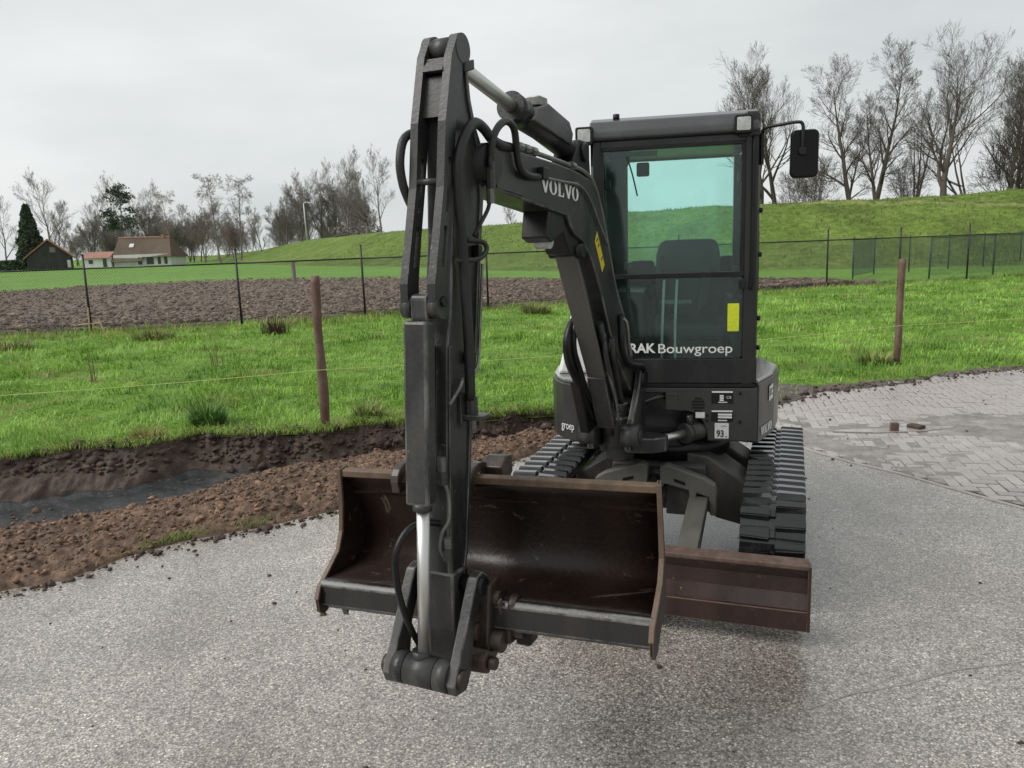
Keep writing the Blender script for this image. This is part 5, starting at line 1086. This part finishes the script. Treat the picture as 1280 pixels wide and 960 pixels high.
# ================================================================== TREES, HOUSES, LAMP
def branch_mesh(seed, H, spread, limbs=10, upright=.6, droop=0., fork=.35, twig=.012, lv=4, dens=1., multi=1, trunk_r=None):
    """bare tree: returns (trunk segments, crown segments) as arrays of tapered three- to seven-sided prisms"""
    r = random.Random(seed); segs = {0: [], 1: []}
    def grow(p, d, L_, rad, level, grp):
        n = (7, 6, 5, 4, 3)[min(level, 4)]; pts = [(p, rad)]; step = L_ / n; dd = d.copy()
        for i in range(n):
            wob = (.045, .12, .13, .13, .12)[min(level, 4)]
            dd = (dd + Vector((r.gauss(0, wob), r.gauss(0, wob), r.gauss(0, wob * .6)))).normalized()
            lift = (.0, upright * .13, upright * .14, upright * .13, .08)[min(level, 4)] - droop * (.0, .02, .06, .14, .22)[min(level, 4)]
            dd = (dd + Vector((0, 0, lift))).normalized(); p = p + dd * step
            f = (i + 1) / n; rr = rad * (1 - f * (.94 if level == 0 else .8)); pts.append((p, max(rr, twig * .45)))
        for a, b in zip(pts[:-1], pts[1:]): segs[grp].append((a[0], b[0], a[1], b[1], level))
        if level >= lv: return
        nch = int(((limbs, 8, 6, 5)[min(level, 3)]) * dens * r.uniform(.8, 1.2)); s0 = fork if level == 0 else .22
        for k in range(nch):
            f = s0 + (1 - s0) * ((k + r.random()) / nch) ** (.8 if level == 0 else 1); x = f * n; i = min(int(x), n - 1); q = pts[i][0].lerp(pts[i + 1][0], x - i); rr = pts[i][1] + (pts[i + 1][1] - pts[i][1]) * (x - i)
            ax = (pts[i + 1][0] - pts[i][0]).normalized(); az = r.uniform(0, 6.283) if level else k * 2.4 + r.uniform(-.5, .5)
            side = ax.orthogonal().normalized(); side.rotate(Matrix.Rotation(az, 3, ax)); ang = r.uniform(.45, .95) * (1.25 - .55 * upright)
            nd = (ax * math.cos(ang) + side * math.sin(ang)).normalized()
            cl = (spread * (1.15 - .62 * f) if level == 0 else L_ * .56 * (1.15 - .5 * f)) * r.uniform(.7, 1.25)
            grow(q, nd, cl, min(rr * .70, rad * .58) * r.uniform(.7, 1.), level + 1, 1)
    tr_ = trunk_r or H * .022
    for m_ in range(multi):
        d0 = Vector((r.gauss(0, .05) + (0 if multi == 1 else .22 * math.cos(m_ * 2.3)), r.gauss(0, .05), 1)).normalized()
        grow(Vector((0, 0, -.6)), d0, H * .92 * (1 if m_ == 0 else r.uniform(.7, .95)), tr_ * (1 if multi == 1 else .75), 0, 0)
    def mesh(S, name, mat):
        V, F = [], []
        for (a, b, ra, rb, lev) in S:
            k = (8, 5, 4, 3, 3)[min(lev, 4)]; d = (b - a).normalized(); x = d.orthogonal().normalized(); y = d.cross(x); n0 = len(V)
            for (c, rr) in ((a, ra), (b, rb)):
                for i in range(k): t_ = 6.2832 * i / k; V.append(c + (x * math.cos(t_) + y * math.sin(t_)) * rr)
            F += [(n0 + i, n0 + (i + 1) % k, n0 + k + (i + 1) % k, n0 + k + i) for i in range(k)]
        me = bpy.data.meshes.new(name); me.from_pydata([tuple(v) for v in V], [], F); me.materials.append(mat); me.polygons.foreach_set('use_smooth', [True] * len(F)); return me
    return mesh(segs[0], 'trunk', M_BARK), mesh(segs[1], 'crown', M_BARK), H
KINDS = {
    'a': branch_mesh(3, 11, 4.6, 16, .75, fork=.22, twig=.013, dens=1.08, trunk_r=.26),
    'b': branch_mesh(8, 11, 3.5, 18, .55, fork=.2, twig=.013, dens=1.08, trunk_r=.22),
    'c': branch_mesh(15, 11, 5.4, 18, .7, fork=.2, twig=.013, dens=1.05, trunk_r=.28),
    'd': branch_mesh(21, 9, 3.2, 8, .6, fork=.2, twig=.011, dens=.85, multi=3, trunk_r=.14),
    's': branch_mesh(27, 4, 1.8, 8, .35, fork=.05, twig=.014, multi=5, trunk_r=.05, lv=3)}
FAR = {
    'w': branch_mesh(31, 15, 6.2, 11, .75, fork=.18, twig=.026, trunk_r=.26),
    'x': branch_mesh(37, 15, 5.0, 12, .85, fork=.15, twig=.026, trunk_r=.24),
    'y': branch_mesh(41, 15, 3.2, 15, .25, droop=.8, fork=.25, twig=.024, trunk_r=.17),
    'z': branch_mesh(47, 11, 4.4, 9, .6, fork=.05, twig=.026, multi=5, trunk_r=.13)}
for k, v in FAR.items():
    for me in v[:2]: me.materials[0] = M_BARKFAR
def place_tree(kinds, k, x, y, z, h, rz, label, group, lean=0., mat=None):
    tm_, cm_, H = kinds[k]; s = h / H
    e_ = empty('bare_tree', (x, y, z), label, 'tree', group)
    for nm, me in (('trunk', tm_), ('crown', cm_)):
        o = bpy.data.objects.new(nm, me); COL.objects.link(o); o.parent = e_; o.rotation_euler = (0, lean, rz); o.scale = (s, s, s)
        if mat:
            o.material_slots[0].link = 'OBJECT'; o.material_slots[0].material = mat
RT = [('c', 20.0, 62, 3.0, 10.6, 3.4, 0, 'wide crowned bare tree on the dike right behind the cab'),
      ('b', 26.3, 60, 3.2, 10.9, 2.0, 0, 'slender bare tree on the dike, first tall trunk beside the mirror'),
      ('b', 28.3, 61, 3.2, 11.6, 4.1, .04, 'tall bare tree with a bent crown, second trunk along from the mirror'),
      ('d', 33.0, 64, 3.2, 9.8, .3, 0, 'bushy many stemmed bare tree between two tall ones on the dike'),
      ('c', 32.0, 58, 3.0, 10.9, 1.1, .02, 'tallest spreading bare tree on the dike, with a thick trunk'),
      ('d', 36.2, 62, 3.2, 10.4, 2.2, .25, 'leaning many stemmed bare tree beside the tallest tree'),
      ('a', 40.0, 62, 3.2, 9.6, 3.0, .12, 'bare tree half cut off by the edge of the picture'),
      ('b', 28.6, 67, 3.0, 7.8, 5.0, 0, 'short thin bare tree standing in the gap under the mirror'),
      ('s', 23.4, 60, 3.0, 5.2, .6, 0, 'low spreading bare shrub on the crest near the cab'),
      ('s', 21.2, 58, 3.1, 3.8, 2.6, 0, 'small bare shrub on the crest touching the cab outline'),
      ('s', 30.2, 60, 3.1, 4.6, 4.0, 0, 'low bare shrub between tall trunks on the crest'),
      ('s', 38.5, 61, 3.0, 6.0, 5.2, 0, 'bare shrub low on the crest near the picture edge')]
RT += [('a', 22.6, 66, 3.0, 10.8, 1.7, 0, 'bare tree filling the gap between the cab and the mirror'), ('b', 30.6, 65, 3.0, 9.8, .8, .03, 'slim bare tree between the bent tree and the bushy one'), ('c', 43.0, 66, 3.0, 10.6, 2.2, -.05, 'broad bare tree behind the leaning one near the picture edge'), ('b', 37.9, 60, 3.0, 10.2, 3.6, .08, 'slender bare tree next to the leaning one near the picture edge')]
for (k, x, y, z, h, rz, ln_, lab) in RT: place_tree(KINDS, k, x, y, z, h, rz, lab, 'bare trees on the dike', ln_)
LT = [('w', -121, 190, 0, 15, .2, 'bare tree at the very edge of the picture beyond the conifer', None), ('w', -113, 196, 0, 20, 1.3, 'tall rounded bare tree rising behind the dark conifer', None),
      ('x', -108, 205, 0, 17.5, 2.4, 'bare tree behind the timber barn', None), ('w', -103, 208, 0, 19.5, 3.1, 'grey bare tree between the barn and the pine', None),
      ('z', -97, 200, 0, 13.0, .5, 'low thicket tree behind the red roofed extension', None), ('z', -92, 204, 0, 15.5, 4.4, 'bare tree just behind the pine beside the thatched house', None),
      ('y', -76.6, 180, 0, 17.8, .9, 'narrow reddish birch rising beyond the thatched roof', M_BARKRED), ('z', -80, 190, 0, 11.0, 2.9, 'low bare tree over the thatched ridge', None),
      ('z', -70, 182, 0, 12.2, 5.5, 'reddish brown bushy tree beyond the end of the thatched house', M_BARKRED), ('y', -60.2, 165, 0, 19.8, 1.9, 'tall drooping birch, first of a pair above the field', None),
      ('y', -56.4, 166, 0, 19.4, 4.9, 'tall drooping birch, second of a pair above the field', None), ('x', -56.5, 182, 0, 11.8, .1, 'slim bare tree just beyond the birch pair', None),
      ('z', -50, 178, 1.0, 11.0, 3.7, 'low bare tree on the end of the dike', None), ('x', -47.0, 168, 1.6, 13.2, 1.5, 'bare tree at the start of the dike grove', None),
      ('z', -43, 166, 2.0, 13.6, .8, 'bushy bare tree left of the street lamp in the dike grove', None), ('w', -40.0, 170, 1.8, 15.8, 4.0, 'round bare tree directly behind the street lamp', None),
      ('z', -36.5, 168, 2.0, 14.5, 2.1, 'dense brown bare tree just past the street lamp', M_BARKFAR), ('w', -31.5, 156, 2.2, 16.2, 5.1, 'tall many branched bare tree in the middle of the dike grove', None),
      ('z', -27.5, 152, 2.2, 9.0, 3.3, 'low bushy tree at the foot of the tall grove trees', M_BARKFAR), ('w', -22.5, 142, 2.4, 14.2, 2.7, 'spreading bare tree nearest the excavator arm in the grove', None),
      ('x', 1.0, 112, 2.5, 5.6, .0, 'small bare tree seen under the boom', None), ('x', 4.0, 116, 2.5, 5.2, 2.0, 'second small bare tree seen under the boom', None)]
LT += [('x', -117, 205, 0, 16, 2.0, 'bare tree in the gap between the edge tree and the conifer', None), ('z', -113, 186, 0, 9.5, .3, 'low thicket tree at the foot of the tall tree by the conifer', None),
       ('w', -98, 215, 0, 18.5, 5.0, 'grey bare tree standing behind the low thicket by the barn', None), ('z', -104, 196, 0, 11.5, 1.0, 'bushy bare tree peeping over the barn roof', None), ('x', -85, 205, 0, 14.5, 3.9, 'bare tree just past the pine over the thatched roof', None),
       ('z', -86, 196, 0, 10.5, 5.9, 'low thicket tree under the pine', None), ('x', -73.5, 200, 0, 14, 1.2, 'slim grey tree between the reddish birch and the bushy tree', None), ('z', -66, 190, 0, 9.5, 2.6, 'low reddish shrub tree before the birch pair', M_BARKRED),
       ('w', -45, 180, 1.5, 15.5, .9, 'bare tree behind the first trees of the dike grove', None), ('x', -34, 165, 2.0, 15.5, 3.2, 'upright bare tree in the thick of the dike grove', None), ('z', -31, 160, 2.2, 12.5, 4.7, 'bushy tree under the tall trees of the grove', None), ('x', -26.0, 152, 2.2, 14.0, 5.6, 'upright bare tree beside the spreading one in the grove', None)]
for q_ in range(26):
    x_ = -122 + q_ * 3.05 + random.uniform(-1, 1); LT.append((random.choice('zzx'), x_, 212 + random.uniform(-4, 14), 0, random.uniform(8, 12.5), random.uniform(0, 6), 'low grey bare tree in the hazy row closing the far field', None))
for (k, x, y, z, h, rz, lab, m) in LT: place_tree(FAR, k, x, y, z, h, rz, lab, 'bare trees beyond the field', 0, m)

def needles(name, P, s, mat, parent, seed):
    r = np.random.default_rng(seed); n = len(P); a = r.normal(size=(n, 3)); a /= np.linalg.norm(a, axis=1)[:, None]; b = np.cross(a, r.normal(size=(n, 3))); b /= np.linalg.norm(b, axis=1)[:, None]
    s = s[:, None]; V = np.stack([P + a * s, P - a * s * .5 + b * s * .7, P - a * s * .5 - b * s * .7], 1).reshape(-1, 3); o0 = origin(parent)
    return fast(name, V, None, mat, parent, False, np.arange(n * 3).reshape(-1, 3), c=tuple(o0))
e_ = empty('conifer', (-99.6, 165, 0), 'dense dark green cone shaped conifer beside the timber barn', 'tree')
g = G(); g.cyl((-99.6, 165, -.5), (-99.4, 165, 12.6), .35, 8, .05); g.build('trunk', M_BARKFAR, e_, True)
n = 9000; h = RNG.random(n) ** .8 * 12.6; rad = 3.5 * np.clip(1 - (h / 13.2), 0, 1) ** .75 * (.75 + .35 * fbm(h * 1.4, RNG.random(n) * 0 + 2, 301)); a = RNG.random(n) * 6.283; d = np.sqrt(RNG.random(n) * .6 + .4) * rad
needles('crown', np.c_[-99.6 + np.cos(a) * d, 165 + np.sin(a) * d, .5 + h + np.sin(a * 3 + h * 2) * .2], RNG.uniform(.2, .5, n), M_NEEDLE, e_, 1)
e_ = empty('pine_tree', (-88.6, 182, 0), 'tall dark pine with an open flat topped crown behind the thatched house', 'tree')
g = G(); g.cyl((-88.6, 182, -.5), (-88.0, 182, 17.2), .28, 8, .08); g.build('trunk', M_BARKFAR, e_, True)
P = []
for k in range(46):
    h = random.uniform(8.2, 18.2); a = random.uniform(0, 6.28); rr = random.uniform(.6, 1.) * 4.0 * max(.12, 1 - abs(h - 11.5) / 8.2); m = 46
    c = np.array([-88.3 + math.cos(a) * rr, 182 + math.sin(a) * rr, h]); P.append(c + RNG.normal(size=(m, 3)) * [.75, .75, .3])
P = np.concatenate(P); needles('crown', P, RNG.uniform(.15, .42, len(P)), M_NEEDLE, e_, 2)
e_ = empty('hedge', (-104, 160, 0), 'dark clipped hedge running along the far field below the conifer', 'hedge')
n = 7000; P = np.c_[RNG.uniform(-116, -93.5, n), 160 + RNG.uniform(-.8, .8, n), RNG.random(n) ** .7 * (1.7 + .7 * fbm(RNG.random(n) * 0 + 3, RNG.random(n), 5))]
needles('foliage', P, RNG.uniform(.2, .45, n), M_NEEDLE, e_, 3)
n = 2600; e_ = empty('dark_bush', (-27, 147, 3.6), 'low brown bush on the crest under the grove', 'bush')
P = np.c_[RNG.uniform(-33.5, -23.5, n), RNG.normal(149, .8, n), 3.0 + RNG.random(n) ** 1.5 * 3.0]
needles('twigs', P, RNG.uniform(.12, .3, n), M_BARKFAR, e_, 4)

# thatched farmhouse
hx0, hx1, hy = -78.0, -66.2, 155
e_ = empty('farmhouse', (-71, 159, 0), 'long low farmhouse with brown thatched roof and white walls', 'house')
g = G(); g.box(hx0 + .3, hx1 - .2, hy, hy + 7.4, 0, 2.3); g.build('wall', M_PLASTER, e_)
V = [(hx0, hy - .7, 1.0), (-71.8, hy - .7, 1.0), (-71.6, hy - .7, 1.75), (hx1 + .2, hy - .7, 1.75), (hx1 + .2, hy + 8.1, 1.6), (hx0, hy + 8.1, 1.6), (hx0, hy + 3.7, 5.65), (hx1 - 1.6, hy + 3.7, 5.55), (-71.8, hy + .2, 1.75 + .0)]
F = [(0, 1, 8, 6), (1, 2, 8), (8, 2, 3, 7), (8, 7, 6), (3, 4, 7), (4, 5, 6, 7), (5, 0, 6), (0, 5, 4, 3, 2, 1)]
rf = raw('roof', V, F, M_THATCH, e_)
g = G(); g.cyl((hx0 - .05, hy + 3.7, 5.66), (hx1 - 1.5, hy + 3.7, 5.56), .17, 8); g.build('ridge', M_TILE, rf)
g = G(); g.box(-69.4, -68.8, hy + 3.4, hy + 4.0, 5.3, 6.1); g.build('chimney', M_TILE, rf)
raw('skylight', [(-75.3, hy + 1.85, 3.75), (-74.4, hy + 1.85, 3.75), (-74.4, hy + 2.45, 4.45), (-75.3, hy + 2.45, 4.45)], [(0, 1, 2, 3)], M_PLASTER, rf, fix=False)
for x0, x1, m in ((-72.9, -72.1, M_PANE), (-71.2, -69.8, M_PANE), (-69.0, -68.4, M_PANE), (-67.7, -67.1, M_PANE)):
    g = G(); g.box(x0, x1, hy - .06, hy + .1, .3, 1.7); g.build('window', m, e_)
e_ = empty('extension', (-80.8, 156, 0), 'small white outbuilding with red tiled roof joined to the thatched house', 'house')
g = G(); g.box(-83.4, -78.0, 154.6, 158.6, -.1, 2.0); g.build('wall', M_PLASTER, e_)
g = G(); g.prism('u', [(154.2, 1.85), (156.6, 3.05), (159.0, 1.85)], -83.7, -78.1); g.build('roof', M_TILE, e_)
g = G(); g.box(-79.6, -78.9, 154.52, 154.7, .1, 1.7); g.build('door', M_PANE, e_); g = G(); g.box(-82.4, -81.6, 154.52, 154.7, .8, 1.5); g.build('window', M_PANE, e_)
e_ = empty('barn', (-90, 160, 0), 'dark timber barn with red roof edge beside the conifer', 'barn')
BF = Fr((-91.4, 157), -27)
g = G(BF); g.prism('v', [(-3.9, -.1), (3.8, -.1), (3.8, 2.4), (0, 5.6), (-3.9, 2.4)], 0, 8); g.build('wall', M_TIMBER, e_)
g = G(BF); g.prism('v', [(4.4, 2.0), (4.4, 2.3), (0, 6.0), (-4.5, 2.3), (-4.5, 2.0), (0, 5.65)], -.4, 8.4); g.build('roof', M_TILE, e_)
g = G(BF); g.box(.2, 1.2, -.06, .1, 3.3, 4.3); g.build('window', M_BARKFAR, e_); g = G(BF); g.box(3.0, 3.6, -.06, .1, .2, 1.7); g.build('door', M_PLASTER, e_)
e_ = empty('street_lamp', (-38, 150, 3.7), 'white street lamp post with short bent arm on the dike', 'street lamp')
g = G(); g.tube([(-38, 150, 3.0), (-38.1, 150, 8), (-38.15, 150, 10.5)], lambda t: .15 - .05 * t, 8, smooth=False); g.build('pole', M_GALV, e_, True)
g = G(); g.tube([(-38.15, 150, 10.4), (-38.05, 150, 10.75), (-37.6, 150, 10.85), (-37.0, 150, 10.8)], .09, 8); g.build('arm', M_GALV, e_, True)
g = G(); g.box(-37.3, -36.6, 149.85, 150.15, 10.66, 10.86); g.build('lamp_head', M_GALV, e_, bev=.05)
